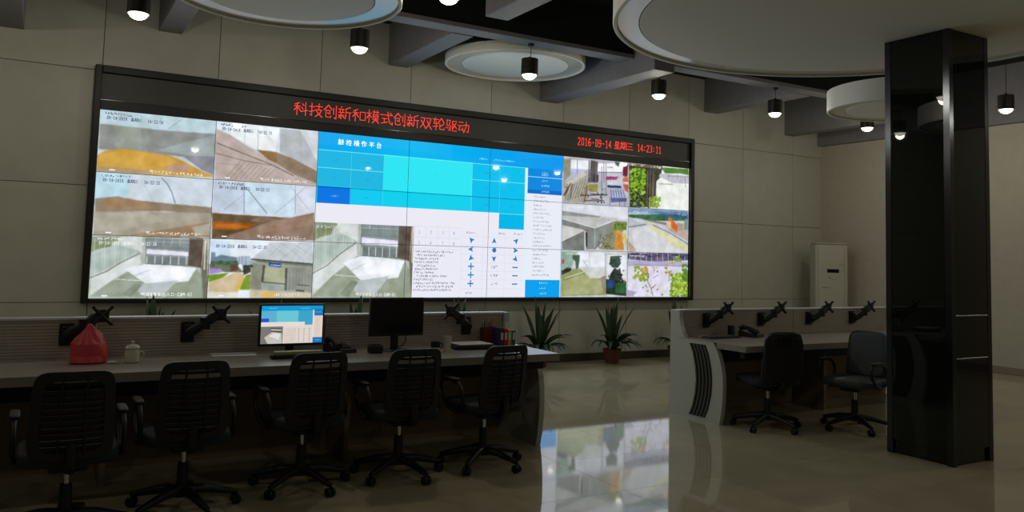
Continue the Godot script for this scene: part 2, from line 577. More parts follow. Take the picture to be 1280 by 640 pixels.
# strokes of the characters on a 16 x 16 grid
const GLYPH := {
	"科": [[6, 1, 1, 3], [3, 2, 3, 15], [0, 5, 7, 5], [3, 6, 0, 10], [4, 6, 7, 10], [9, 2, 11, 4], [8, 6, 10, 8], [7, 11, 15, 9], [13, 0, 13, 15]],
	"技": [[0, 4, 6, 4], [3, 0, 3, 14, 1, 13], [0, 10, 6, 8], [7, 3, 15, 3], [11, 0, 11, 6], [7, 7, 14, 7, 12, 11, 7, 15], [8, 8, 11, 12, 15, 15]],
	"创": [[5, 0, 0, 6], [5, 0, 9, 5], [2, 6, 7, 6, 7, 10, 4, 9], [2, 6, 2, 13, 3, 14, 8, 14, 8, 12], [11, 3, 11, 10], [14, 0, 14, 15, 12, 14]],
	"新": [[3, 0, 4, 1], [0, 3, 7, 3], [2, 4, 2, 6], [5, 4, 5, 6], [0, 7, 7, 7], [3, 7, 3, 14, 2, 13], [0, 10, 7, 10], [2, 11, 0, 13], [5, 11, 7, 13], [14, 0, 9, 2], [9, 2, 9, 9, 8, 14], [9, 6, 15, 6], [13, 6, 13, 15]],
	"和": [[6, 1, 1, 3], [3, 2, 3, 15], [0, 5, 7, 5], [3, 6, 0, 10], [4, 6, 7, 10], [9, 4, 15, 4, 15, 13, 9, 13, 9, 4]],
	"模": [[0, 4, 6, 4], [3, 0, 3, 15], [3, 5, 0, 10], [3, 5, 6, 9], [7, 2, 15, 2], [9, 0, 9, 4], [13, 0, 13, 4], [8, 5, 14, 5, 14, 9, 8, 9, 8, 5], [8, 7, 14, 7], [7, 11, 15, 11], [11, 9, 11, 11, 7, 15], [11, 11, 15, 15]],
	"式": [[0, 4, 15, 4], [2, 8, 8, 8], [5, 8, 5, 13], [1, 14, 9, 12], [9, 0, 10, 8, 12, 13, 15, 15, 15, 12], [12, 1, 14, 3]],
	"双": [[1, 2, 6, 2, 4, 9, 0, 14], [1, 5, 4, 9, 7, 14], [8, 2, 14, 2, 12, 9, 7, 15], [9, 5, 12, 11, 15, 15]],
	"轮": [[0, 2, 7, 2], [3, 0, 1, 7, 7, 7], [4, 4, 4, 15], [0, 11, 7, 10], [11, 0, 7, 6], [11, 0, 15, 6], [14, 7, 10, 10], [9, 7, 9, 13, 10, 14, 15, 14, 15, 12]],
	"驱": [[1, 1, 6, 1, 5, 7], [2, 1, 2, 8, 7, 8, 6, 14, 4, 13], [0, 11, 5, 11], [15, 2, 9, 2, 9, 14, 15, 14], [14, 4, 10, 11], [10, 5, 15, 11]],
	"动": [[1, 2, 7, 2], [0, 6, 8, 6], [3, 6, 1, 12, 7, 11], [6, 9, 8, 14], [8, 5, 15, 5, 14, 14, 12, 13], [11, 1, 11, 7, 8, 15]],
	"星": [[4, 1, 12, 1, 12, 6, 4, 6, 4, 1], [4, 3, 12, 3], [4, 7, 2, 10], [3, 9, 14, 9], [8, 7, 8, 14], [4, 12, 13, 12], [1, 15, 15, 15]],
	"期": [[0, 3, 8, 3], [2, 0, 2, 11], [6, 0, 6, 11], [2, 5, 6, 5], [2, 8, 6, 8], [0, 11, 8, 11], [2, 12, 0, 15], [6, 12, 8, 14], [10, 1, 10, 9, 9, 15], [10, 1, 15, 1, 15, 15, 13, 14], [10, 5, 15, 5], [10, 9, 15, 9]],
	"三": [[2, 2, 13, 2], [3, 8, 12, 8], [0, 14, 15, 14]],
	"触": [[3, 0, 0, 4], [2, 2, 6, 2, 4, 4], [1, 4, 1, 12, 0, 15], [1, 4, 7, 4, 7, 15], [1, 8, 7, 8], [1, 11, 7, 11], [4, 4, 4, 15], [9, 4, 15, 4, 15, 9, 9, 9, 9, 4], [12, 0, 12, 14], [8, 14, 15, 13]],
	"控": [[0, 4, 6, 4], [3, 0, 3, 14, 1, 13], [0, 10, 6, 8], [11, 0, 11, 2], [7, 5, 7, 3, 15, 3, 15, 5], [9, 5, 7, 8], [12, 5, 15, 8], [8, 10, 15, 10], [11, 10, 11, 15], [7, 15, 15, 15]],
	"操": [[0, 4, 6, 4], [3, 0, 3, 14, 1, 13], [0, 10, 6, 8], [9, 0, 13, 0, 13, 3, 9, 3, 9, 0], [7, 5, 10, 5, 10, 8, 7, 8, 7, 5], [12, 5, 15, 5, 15, 8, 12, 8, 12, 5], [7, 10, 15, 10], [11, 8, 11, 15], [11, 10, 7, 15], [11, 10, 15, 15]],
	"作": [[4, 0, 0, 7], [3, 5, 3, 15], [8, 0, 5, 6], [7, 3, 15, 3], [9, 3, 9, 15], [9, 7, 15, 7], [9, 11, 15, 11]],
	"平": [[1, 2, 14, 2], [4, 4, 5, 7], [11, 4, 10, 7], [0, 9, 15, 9], [8, 2, 8, 15]],
	"台": [[7, 0, 2, 6, 13, 6], [10, 3, 14, 7], [3, 9, 12, 9, 12, 15, 3, 15, 3, 9]],
	"号": [[4, 1, 12, 1, 12, 5, 4, 5, 4, 1], [1, 8, 15, 8], [5, 8, 4, 11, 12, 11, 11, 15, 8, 14]],
	"仓": [[8, 0, 0, 7], [8, 0, 15, 7], [4, 7, 11, 7, 11, 11, 7, 11], [4, 7, 4, 14, 13, 14, 13, 12]],
	"车": [[1, 2, 14, 2], [7, 0, 3, 8, 13, 8], [0, 12, 15, 12], [8, 5, 8, 15]],
	"出": [[2, 2, 2, 7, 13, 7, 13, 2], [8, 0, 8, 15], [1, 9, 1, 15, 14, 15, 14, 9]],
	"入": [[6, 1, 8, 3, 5, 10, 0, 15], [8, 4, 11, 11, 15, 15]],
	"口": [[3, 3, 13, 3, 13, 14, 3, 14, 3, 3]],
	"气": [[4, 0, 0, 6], [3, 3, 14, 3], [3, 6, 13, 6], [2, 9, 11, 9, 12, 14, 15, 14]],
	"0": [[3, 1, 5, 1, 6, 3, 6, 13, 5, 15, 3, 15, 2, 13, 2, 3, 3, 1]], "1": [[2, 4, 4, 1, 4, 15], [2, 15, 6, 15]], "2": [[1, 4, 3, 1, 5, 1, 6, 4, 6, 6, 1, 15, 7, 15]],
	"3": [[1, 2, 4, 1, 6, 3, 6, 6, 4, 8, 6, 10, 6, 13, 4, 15, 1, 14]], "4": [[5, 15, 5, 1, 1, 11, 7, 11]], "5": [[6, 1, 2, 1, 2, 7, 5, 7, 6, 9, 6, 13, 4, 15, 1, 14]],
	"6": [[6, 2, 4, 1, 2, 4, 1, 9, 2, 14, 4, 15, 6, 13, 6, 9, 4, 7, 2, 9]], "7": [[1, 1, 6, 1, 3, 15]], "8": [[3, 1, 5, 1, 6, 3, 6, 6, 4, 8, 1, 10, 1, 13, 3, 15, 5, 15, 6, 13, 6, 10, 4, 8, 1, 6, 1, 3, 3, 1]],
	"9": [[6, 8, 3, 9, 1, 7, 1, 3, 3, 1, 5, 1, 6, 4, 6, 11, 4, 15, 1, 14]], "-": [[1, 8, 6, 8]], ":": [[3, 5, 4, 5, 4, 6, 3, 6], [3, 11, 4, 11, 4, 12, 3, 12]],
	"C": [[7, 3, 4, 1, 1, 4, 1, 12, 4, 15, 7, 13]], "A": [[0, 15, 4, 1, 7, 15], [2, 10, 6, 10]], "M": [[0, 15, 0, 1, 4, 9, 7, 1, 7, 15]],
}

func write(text: String, x: float, y: float, size: float, col: String, w: float, gap := 1.0) -> void:
	var s := size / 16.0
	for ch in text:
		var wide := 16.0 if ch.unicode_at(0) > 1000 else 8.0
		if GLYPH.has(ch):
			for stroke in GLYPH[ch]:
				var p := []
				for i in range(0, stroke.size(), 2):
					p.append(x + stroke[i] * s)
					p.append(y + stroke[i + 1] * s)
				line(col, w, p)
		x += (wide + gap) * s

# a row of marks the size of small unreadable print
func scribble(x0: int, x1: int, y: int, h: int, col: String) -> void:
	var x := x0
	while x < x1:
		var n := rng.randi_range(2, 4)
		for k in n:
			line(col, 1, [x + rng.randi_range(0, h - 2), y + rng.randi_range(0, h), x + rng.randi_range(0, h), y + rng.randi_range(0, h)])
		x += h + (rng.randi_range(0, 3) if rng.randf() < 0.2 else 1)

func ui() -> void:
	var kept = later
	later = null
	clip = Rect2i(584, 0, 876, 492)
	canvas.fill_rect(clip, Color("e4e4f0"))
	for x in range(584, 1460):
		var t := absf((x - 584) / 876.0 - 0.35) * 1.6
		canvas.fill_rect(Rect2i(x, 0, 1, 56), Color("06b4ec").lerp(Color("0a94e8"), clampf(t, 0, 1)))
	canvas.fill_rect(Rect2i(584, 54, 721, 158), Color("12c4ea"))
	canvas.fill_rect(Rect2i(584, 56, 209, 105), Color("1fb2dc"))
	canvas.fill_rect(Rect2i(793, 52, 308, 110), Color("2fe0ee"))
	canvas.fill_rect(Rect2i(793, 162, 308, 50), Color("12cbe6"))
	canvas.fill_rect(Rect2i(1102, 56, 203, 156), Color("0bbbe6"))
	canvas.fill_rect(Rect2i(1207, 212, 98, 53), Color("02b2e4"))
	canvas.fill_rect(Rect2i(587, 163, 103, 50), Color("0a72dc"))
	for r in [[584, 106, 208, 2], [584, 53, 720, 2], [1102, 107, 203, 2], [1206, 213, 99, 2]]:
		canvas.fill_rect(Rect2i(r[0], r[1], r[2], r[3]), Color("6fe6f4"))
	for r in [[688, 56, 1, 156], [1101, 56, 2, 156], [1206, 56, 1, 156], [793, 56, 1, 156], [1305, 53, 11, 439]]:
		canvas.fill_rect(Rect2i(r[0], r[1], r[2], r[3]), Color("5fdcf0") if r[0] < 1300 else Color("dbe8f6"))
	write("触控操作平台", 645, 17, 17, "f4fbff", 2.0, 7.0)
	scribble(1128, 1160, 34, 5, "b8ecff")
	scribble(1180, 1260, 33, 5, "a8e6fc")
	for p in [[630, 80], [734, 80], [630, 132], [734, 132], [1150, 80], [1250, 80], [1150, 132], [1250, 132], [734, 186], [1150, 186], [1250, 186], [1250, 238]]:
		scribble(p[0], p[0] + 14, p[1], 4, "0f9cca")
	scribble(630, 652, 186, 5, "9ccdf6")
	canvas.fill_rect(Rect2i(584, 212, 622, 58), Color("e6e4ee"))
	# list at the right
	canvas.fill_rect(Rect2i(1316, 54, 142, 86), Color("0a86d8"))
	canvas.fill_rect(Rect2i(1316, 126, 142, 14), Color("0668c4"))
	canvas.fill_rect(Rect2i(1316, 81, 142, 2), Color("b8e4fa"))
	for y in [62, 70, 90, 108, 128]:
		scribble(1372, 1400, y, 6, "cfeaff")
	canvas.fill_rect(Rect2i(1316, 140, 140, 294), Color("e2e6f0"))
	for k in 20:
		scribble(1342, 1342 + rng.randi_range(34, 76), 147 + k * 14, 6, "8c909c")
	canvas.fill_rect(Rect2i(1316, 433, 140, 59), Color("049ce8"))
	for y in [440, 458, 476]:
		scribble(1372, 1402, y, 6, "bfe6ff")
	canvas.fill_rect(Rect2i(1456, 140, 3, 352), Color("c4dcf0"))
	# numbers, log and camera controls
	for gx in range(902, 1060, 41):
		canvas.fill_rect(Rect2i(gx, 268, 1, 70), Color("c9cad6"))
	for gy in [268, 303, 338]:
		canvas.fill_rect(Rect2i(902, gy, 165, 1), Color("c9cad6"))
	var nn := 1
	for gy in [281, 315]:
		for gx in [918, 958, 1000, 1040]:
			write(str(nn), gx, gy, 11, "8f929c", 1.0)
			nn += 1
	for k in 12:
		scribble(906 + (10 if k % 3 == 1 else 0), 906 + rng.randi_range(60, 145), 344 + k * 11, 6, "5d606c")
	for p in [[1086, 279], [1206, 278], [1266, 277], [1090, 474]]:
		scribble(p[0], p[0] + 28, p[1], 6, "6b6e78")
	for gy in [293, 322, 351, 378, 406, 434, 462]:
		canvas.fill_rect(Rect2i(1070, gy, 235, 1), Color("d2d2dc"))
	for gx in [1070, 1150, 1232]:
		canvas.fill_rect(Rect2i(gx, 268, 1, 224), Color("d2d2dc"))
	var blue := "1f7cc0"
	for a in [[1107, 306, -2.36], [1106, 335, PI], [1107, 364, 2.36], [1191, 307, -PI / 2], [1192, 364, PI / 2], [1276, 304, -0.79], [1274, 335, 0.0], [1275, 364, 0.79]]:
		var d := Vector2.from_angle(a[2])
		var c := Vector2(a[0], a[1])
		var q := []
		for v in [c + d * 11, c - d * 8 + d.orthogonal() * 9, c - d * 4, c - d * 8 - d.orthogonal() * 9]:
			q.append(roundi(v.x))
			q.append(roundi(v.y))
		poly(blue, q)
	for k in 3:
		line(blue, 4, [1099, 391 + k * 28, 1117, 391 + k * 28])
		line(blue, 4, [1108, 382 + k * 28, 1108, 400 + k * 28])
		line(blue, 4, [1266, 392 + k * 28, 1283, 392 + k * 28])
		scribble(1180, 1204, 387 + k * 28, 9, "70737d")
	var ring := []
	for k in 13:
		ring.append(roundi(1192 + cos(TAU * k / 12.0) * 8))
		ring.append(roundi(336 + sin(TAU * k / 12.0) * 8))
	poly(blue, ring)
	later = kept

func paint_canvas() -> void:
	canvas = Image.create(2044, 492, false, Image.FORMAT_RGB8)
	later = []
	cell(0,0,1,1,"bfcdd0")
	poly("b9cfd8",[-2,0,290,0,289,40,1,38])
	poly("8c8f8c",[1,38,166,40,291,37,293,110,140,106,2,105])
	poly("93998f",[37,39,101,39,104,96,41,99])
	poly("9da7a8",[289,41,204,71,145,96,230,105,292,100])
	poly("8b8d96",[206,104,292,101,294,153,263,142])
	poly("c59a50",[-3,124,19,107,61,99,116,102,182,109,216,122,263,145,292,153,292,159,0,168])
	poly("cfa34c",[5,121,61,102,170,110,195,127,113,153,7,149])
	poly("b0987a",[-1,152,55,151,130,152,131,171,0,171])
	poly("b79a90",[171,136,216,131,232,144,178,151])
	line("7d8a8c",1,[203,4,166,38])
	line("8f9c9e",1,[152,3,138,32])
	cell(1,0,1,1,"c4ccd4")
	poly("d5e0ea",[292,-2,579,-1,582,66,472,72,389,70,326,34,295,21])
	poly("e8eef0",[330,2,469,2,459,70,408,71,332,35])
	poly("b7a9a2",[289,22,329,35,389,68,464,105,528,133,582,143,583,163,296,166])
	poly("8d6f45",[405,71,463,73,464,105,441,97])
	poly("8d7a68",[463,74,512,88,584,119,584,156,515,134,464,105])
	poly("b3b8bd",[469,3,528,2,581,53,582,116,546,102,472,72])
	poly("ccd2d8",[528,2,579,2,583,89])
	line("6b5a55",2,[297,62,375,87,448,110,515,138])
	line("857069",2,[295,91,375,106,449,113])
	line("9a7f76",1,[297,119,367,120])
	line("8a746c",1,[323,161,363,107])
	line("8a746c",1,[337,160,375,109])
	line("8a746c",1,[350,159,387,112])
	line("8a746c",1,[364,158,399,114])
	line("8a746c",1,[378,157,411,116])
	line("8a746c",1,[392,156,423,118])
	line("8a746c",1,[406,155,435,121])
	line("8a746c",1,[420,154,448,123])
	line("8a746c",1,[434,153,460,125])
	line("7c8690",1,[407,13,410,71])
	line("a5adb5",1,[372,26,371,55])
	line("9aa1a8",1,[418,12,448,41])
	line("a89a8c",1,[529,7,536,93])
	cell(0,1,1,1,"c9d4de")
	poly("b8d8e4",[-2,164,78,164,79,226,1,234])
	poly("8f816d",[1,234,55,225,82,232,194,238,293,242,293,261,167,259,2,269])
	poly("9d8161",[20,233,79,229,143,241,144,253,24,256])
	poly("a49d8d",[1,268,167,261,291,258,292,326,2,330])
	poly("aca798",[2,272,139,264,168,285,60,316,3,318])
	poly("9a8266",[93,324,169,309,290,283,292,326,93,330])
	poly("a8a596",[243,300,290,286,291,320,256,321])
	line("6d7d8c",2,[159,169,174,184,186,205,197,235])
	line("a9bac6",1,[115,188,143,235])
	cell(1,1,1,1,"cdd6e0")
	poly("bdc9da",[293,167,377,170,381,251,295,255])
	poly("c8dbea",[377,170,522,169,526,256,381,254])
	poly("d0d6e2",[522,166,582,165,582,241,526,256])
	poly("6b563c",[293,257,366,259,434,260,514,261,582,242,584,325,296,328])
	poly("9b5a22",[296,281,359,282,415,284,395,298,297,308])
	poly("c06a22",[305,287,356,286,400,292,360,299,305,296])
	poly("5d4a30",[297,302,346,303,389,300,332,318,297,325])
	poly("8d7767",[343,318,412,291,465,269,514,260,582,242,584,325,333,330])
	poly("9a7f6d",[418,291,526,259,581,250,580,278,425,309])
	poly("806a5a",[428,260,474,266,435,278,394,274])
	line("7f8ea0",2,[376,173,380,254])
	line("8e9bab",2,[522,166,526,248])
	line("8c98a6",1,[375,203,323,248])
	line("7d8894",2,[388,187,443,251])
	line("8c98a6",1,[522,200,466,251])
	line("8c98a6",1,[509,169,562,232])
	line("8c98a6",1,[555,166,523,197])
	cell(0,2,1,1,"b0b8b0")
	poly("8a9580",[-3,333,69,330,122,367,3,431])
	poly("b9c4bd",[0,373,69,336,121,334,123,373,3,437])
	poly("7f8a68",[1,347,51,343,46,357,2,367])
	poly("cfd6d2",[61,332,120,328,121,370,70,357])
	poly("aebcb6",[0,379,70,354,117,367,3,434])
	poly("d4dad8",[3,437,117,376,121,400,54,445,4,483])
	poly("97a08e",[4,488,54,445,119,403,261,410,280,434,288,492])
	poly("e6ecf2",[81,415,130,401,191,402,261,410,242,446,138,456])
	poly("f2f5fb",[136,409,232,410,233,440,148,438])
	poly("b8bfc0",[105,456,216,444,179,483,123,483])
	poly("7f8a78",[77,483,108,453,127,456,102,489])
	poly("848e90",[129,330,239,331,240,404,132,400])
	poly("dfe0ee",[132,361,238,366,239,378,132,374])
	poly("727c7c",[134,380,236,383,236,402,135,400])
	poly("5d5248",[240,330,274,329,272,409,240,404])
	poly("a89f92",[274,332,285,332,281,412,273,413])
	poly("6f6f62",[273,413,285,332,294,492,283,492])
	line("c8ccd0",1,[154,333,152,351])
	line("c8ccd0",1,[175,333,173,351])
	line("c8ccd0",1,[195,332,193,350])
	line("c8ccd0",1,[216,331,215,350])
	line("e2e4e6",2,[134,382,134,403])
	line("e2e4e6",2,[154,381,154,402])
	line("e2e4e6",2,[173,381,173,402])
	line("e2e4e6",2,[193,380,193,402])
	line("e2e4e6",2,[214,380,214,401])
	line("e2e4e6",2,[234,380,234,401])
	line("6c7570",2,[2,439,39,422,72,398,117,372])
	line("dfe6d8",2,[62,442,152,447])
	line("d3dbd6",1,[6,338,11,435])
	line("93a09a",1,[18,339,23,428])
	line("d3dbd6",1,[30,340,34,421])
	line("93a09a",1,[42,341,46,414])
	line("d3dbd6",1,[54,341,58,407])
	line("93a09a",1,[67,342,70,399])
	line("d3dbd6",1,[79,343,82,392])
	line("93a09a",1,[92,344,94,385])
	line("d3dbd6",1,[104,345,106,377])
	line("9aa39a",1,[14,483,89,445])
	line("9aa39a",1,[29,471,107,436])
	line("9aa39a",1,[44,460,126,427])
	line("9aa39a",1,[59,448,144,417])
	line("5c6660",2,[132,400,239,404])
	line("3f3a34",2,[274,332,272,409])
	line("e4dccb",3,[282,335,281,412])
	line("686e66",1,[131,355,239,358])
	line("c9cdd4",1,[132,340,238,341])
	line("5a6266",1,[129,331,132,400])
	line("55504a",2,[240,330,240,404])
	cell(1,2,1,1,"dfe8f0")
	poly("c9dcee",[293,333,345,332,348,377,295,372])
	poly("6e8398",[296,365,307,365,309,378,322,372,367,378,370,397,296,395])
	poly("4c6b58",[296,390,371,388,371,403,296,401])
	poly("a6b3c4",[369,375,403,373,407,399,370,398])
	poly("6b705e",[293,398,371,403,386,420,336,420,294,410])
	poly("5b4438",[349,397,371,397,372,414,350,417])
	poly("9f84c4",[293,410,324,411,330,420,293,427])
	poly("6f8f2c",[292,428,347,422,331,435,293,449])
	poly("cbb793",[293,451,372,418,390,428,375,475,295,492])
	poly("d8b64e",[384,434,393,434,375,472,364,472])
	poly("78932f",[393,428,407,425,406,469,378,469])
	poly("4a4a44",[383,399,411,402,406,419,387,428])
	poly("c3c9cf",[410,379,457,333,581,329,584,393,478,386])
	poly("9aa29c",[405,382,584,399,586,493,407,489])
	poly("6e7568",[406,380,584,391,584,401,425,390])
	poly("888a7a",[411,393,440,396,438,469,406,466])
	poly("a5aa8c",[446,401,505,406,505,451,445,445])
	poly("90938a",[508,403,583,402,585,475,511,469])
	poly("4a4c40",[440,398,446,399,443,448,437,445])
	poly("4e5046",[504,406,510,407,510,472,505,469])
	poly("1f3f9a",[456,391,491,393,492,404,456,401])
	poly("c8bda2",[406,469,585,478,584,493,407,492])
	poly("d9b26a",[441,472,482,476,480,492,442,492])
	poly("d9d6cc",[295,475,375,476,376,492,295,492])
	line("98a2ac",1,[458,339,507,373])
	line("98a2ac",1,[487,332,556,381])
	line("98a2ac",1,[523,334,581,369])
	line("98a2ac",1,[454,375,493,335])
	line("98a2ac",1,[489,383,547,333])
	line("98a2ac",1,[538,385,582,338])
	line("74786c",1,[518,406,520,469])
	line("74786c",1,[527,406,529,469])
	line("74786c",1,[536,406,538,469])
	line("74786c",1,[545,406,547,469])
	line("74786c",1,[554,406,556,469])
	line("74786c",1,[563,405,565,469])
	line("74786c",1,[572,405,575,469])
	line("b4b89c",1,[449,410,503,412])
	line("b4b89c",1,[450,417,503,419])
	line("b4b89c",1,[450,423,503,425])
	line("b4b89c",1,[450,429,504,432])
	line("b4b89c",1,[451,436,504,438])
	line("b4b89c",1,[451,442,504,445])
	line("2f322c",2,[406,382,478,387,583,393])
	line("e8ecf0",1,[370,365,370,375])
	line("5a6474",1,[373,378,374,395])
	line("5a6474",1,[381,376,382,395])
	line("5a6474",1,[390,376,391,395])
	blot("3f5a2c",14,6,[296,390,371,403])
	blot("6b3c34",8,5,[349,400,372,414])
	blot("35363a",10,5,[383,399,409,417])
	line("eef0f2",2,[461,398,489,399])
	line("3c3e38",2,[441,447,505,452])
	line("4a4c44",2,[541,454,578,457])
	line("2e302c",3,[539,470,560,472])
	ui()
	cell("z7",0,1,1,"b0b8b0")
	poly("8a9580",[580,270,660,267,720,319,586,408])
	poly("b9c4bd",[583,327,660,275,718,273,721,327,587,417])
	poly("7f8a68",[584,290,640,284,635,305,585,319])
	poly("cfd6d2",[651,269,718,264,719,323,662,304])
	poly("aebcb6",[583,335,661,300,714,319,586,413])
	poly("d4dad8",[587,417,715,331,719,365,643,428,587,481])
	poly("97a08e",[587,489,643,428,716,369,875,378,896,413,906,494])
	poly("e6ecf2",[674,387,728,367,797,367,875,378,855,430,738,444])
	poly("f2f5fb",[735,377,843,379,844,422,749,419])
	poly("b8bfc0",[701,444,825,426,783,481,721,481])
	poly("7f8a78",[669,481,704,440,726,444,697,490])
	poly("848e90",[727,266,851,267,852,370,731,364])
	poly("dfe0ee",[731,310,850,317,851,334,731,329])
	poly("727c7c",[733,337,848,340,847,368,735,364])
	poly("5d5248",[853,267,891,265,888,378,852,370])
	poly("a89f92",[891,270,902,269,898,382,889,382])
	poly("6f6f62",[889,382,902,269,913,494,900,494])
	line("c8ccd0",1,[756,271,754,296])
	line("c8ccd0",1,[779,270,778,296])
	line("c8ccd0",1,[801,269,800,295])
	line("c8ccd0",1,[825,268,824,294])
	line("e2e4e6",2,[733,339,733,369])
	line("e2e4e6",2,[755,339,755,368])
	line("e2e4e6",2,[777,338,777,368])
	line("e2e4e6",2,[800,337,800,367])
	line("e2e4e6",2,[823,337,823,367])
	line("e2e4e6",2,[846,336,846,366])
	line("6c7570",2,[585,420,627,396,664,362,714,325])
	line("dfe6d8",2,[652,424,753,431])
	line("d3dbd6",1,[589,278,595,414])
	line("93a09a",1,[603,279,608,404])
	line("d3dbd6",1,[616,280,621,394])
	line("93a09a",1,[630,281,635,384])
	line("d3dbd6",1,[644,282,648,374])
	line("93a09a",1,[658,283,661,364])
	line("d3dbd6",1,[672,284,675,354])
	line("93a09a",1,[686,286,688,343])
	line("d3dbd6",1,[700,287,702,333])
	line("9aa39a",1,[598,481,682,428])
	line("9aa39a",1,[615,465,703,415])
	line("9aa39a",1,[632,449,724,402])
	line("9aa39a",1,[649,432,745,389])
	line("5c6660",2,[731,364,851,371])
	line("3f3a34",2,[891,270,888,378])
	line("e4dccb",3,[899,274,898,382])
	line("686e66",1,[730,302,851,306])
	line("c9cdd4",1,[731,280,850,282])
	line("5a6266",1,[728,268,731,364])
	line("55504a",2,[852,267,852,370])
	cell(5,0,1,1,"b4b2bc")
	poly("8d8f74",[1461,10,1491,8,1492,60,1463,93])
	poly("e6eaf2",[1491,11,1574,7,1575,39,1491,42])
	poly("b4b8d8",[1491,42,1571,39,1564,61,1492,76])
	poly("a9a79a",[1463,93,1563,43,1566,158,1465,164])
	poly("c9c7c0",[1470,93,1548,50,1564,58,1489,101])
	poly("f0f2f6",[1605,14,1724,5,1724,37,1606,46])
	poly("5a5650",[1578,4,1609,8,1607,84,1572,86])
	poly("443c50",[1590,53,1614,55,1612,83,1587,82])
	poly("8b8444",[1568,92,1611,90,1611,118,1569,117])
	poly("a29a86",[1549,91,1572,86,1566,158,1536,160])
	poly("b0b4bc",[1614,86,1653,80,1647,154,1616,155])
	poly("c3c6d2",[1653,42,1724,43,1725,92,1654,96])
	poly("9c3c66",[1649,58,1705,56,1693,68,1647,71])
	poly("2c3a6a",[1654,90,1717,89,1716,97,1654,98])
	poly("aab2cc",[1662,102,1726,98,1747,129,1663,140])
	poly("54588f",[1670,135,1743,132,1743,145,1671,152])
	poly("70243c",[1724,3,1748,3,1745,52,1723,50])
	poly("d8602c",[1723,60,1749,54,1749,71,1723,72])
	poly("c05a48",[1725,82,1750,83,1750,112,1734,104])
	poly("3d6a54",[1687,1,1707,3,1704,19,1688,11])
	line("4a463c",3,[1468,139,1493,94])
	line("4a463c",3,[1491,150,1500,97])
	line("4a463c",3,[1482,107,1464,139])
	line("4a463c",3,[1551,159,1565,99])
	line("4a463c",3,[1584,126,1619,127])
	line("4a463c",3,[1555,152,1639,148])
	line("4a463c",3,[1585,145,1616,144])
	line("5a5a68",2,[1627,25,1630,155])
	line("5a5a68",2,[1636,9,1638,81])
	line("5a5a68",2,[1646,11,1649,128])
	line("5a5a68",2,[1519,9,1520,61])
	line("5a5a68",2,[1606,46,1724,39])
	line("5a5a68",2,[1652,26,1676,23])
	line("5a5a68",2,[1667,133,1667,165])
	line("5a5a68",2,[1710,137,1711,163])
	line("5a5a68",2,[1735,136,1735,161])
	line("6a6454",2,[1469,157,1486,107])
	line("6a6454",2,[1480,154,1497,102])
	line("6a6454",2,[1491,151,1509,97])
	line("6a6454",2,[1502,148,1521,92])
	line("6a6454",2,[1513,145,1533,87])
	line("6a6454",2,[1524,142,1545,81])
	line("6a6454",2,[1535,139,1557,76])
	line("6a6454",2,[1547,136,1569,71])
	line("3e4660",2,[1670,108,1674,133])
	line("3e4660",2,[1681,107,1686,132])
	line("3e4660",2,[1692,106,1698,132])
	line("3e4660",2,[1703,106,1710,131])
	line("3e4660",2,[1714,105,1722,130])
	line("3e4660",2,[1726,104,1734,129])
	line("2c2a38",3,[1570,8,1570,86])
	line("807a6c",3,[1601,8,1601,84])
	line("c8c4b8",2,[1474,83,1559,40])
	line("3a362e",3,[1535,135,1654,125])
	line("d86a3a",4,[1727,63,1747,64])
	line("7a2440",5,[1736,4,1735,52])
	line("f4f4f8",3,[1733,75,1747,77])
	line("1f2c5c",4,[1656,94,1715,93])
	blot("2f2c2c",16,4,[1565,121,1647,157])
	blot("e9ecf4",18,4,[1652,17,1725,92])
	blot("54504a",34,4,[1463,96,1647,154])
	cell(6,0,1,1,"e9ece6")
	poly("3a3f34",[1752,4,1911,1,1903,42,1882,60,1880,159,1755,165])
	poly("57803a",[1902,5,2042,1,2043,25,1998,22,1924,27])
	poly("b9b8c4",[1898,29,2043,28,2043,59,1964,61,1894,42])
	poly("4f6e1e",[1754,20,1826,15,1832,76,1811,87,1758,81])
	blot("2c3a18",26,9,[1756,20,1831,155])
	blot("86b52c",80,9,[1760,20,1830,109])
	blot("6f9a2c",40,8,[1755,81,1825,158])
	blot("2a3314",30,7,[1756,88,1867,159])
	blot("a9c43c",10,7,[1778,90,1820,116])
	poly("4c463c",[1831,18,1852,19,1850,160,1825,161])
	poly("5d5646",[1860,25,1877,37,1874,73,1871,159,1854,160])
	line("4c443a",4,[1873,60,1886,43,1898,29])
	blot("8fae38",50,9,[1849,118,1905,157])
	line("2c2820",2,[1833,24,1831,158])
	poly("6f6a58",[1752,1,1907,0,1907,12,1752,11])
	line("77705e",2,[1839,23,1838,157])
	poly("6f6a58",[1752,1,1907,0,1907,12,1752,11])
	line("2c2820",2,[1846,23,1845,157])
	poly("6f6a58",[1752,1,1907,0,1907,12,1752,11])
	line("77705e",2,[1853,22,1851,157])
	poly("6f6a58",[1752,1,1907,0,1907,12,1752,11])
	line("2c2820",2,[1860,22,1858,156])
	poly("6f6a58",[1752,1,1907,0,1907,12,1752,11])
	line("77705e",2,[1866,21,1865,156])
	poly("6f6a58",[1752,1,1907,0,1907,12,1752,11])
	blot("dcd9d2",14,6,[1756,4,1907,8])
	line("77746a",2,[1895,69,1964,66])
	line("8a8a88",2,[1937,36,2043,33])
	line("6a6a68",2,[2025,36,2028,73])
	line("77777a",2,[1942,29,1942,46])
	line("77777a",2,[1985,29,1985,46])
	cell(5,1,1,1,"c6c8d0")
	poly("d9dbe4",[1459,168,1749,164,1750,210,1459,194])
	poly("8f9390",[1459,192,1622,203,1623,208,1489,209,1460,209])
	poly("b9bcba",[1460,210,1627,208,1680,213,1600,247,1460,220])
	poly("7d827e",[1460,220,1600,247,1602,323,1565,324,1563,256,1461,242])
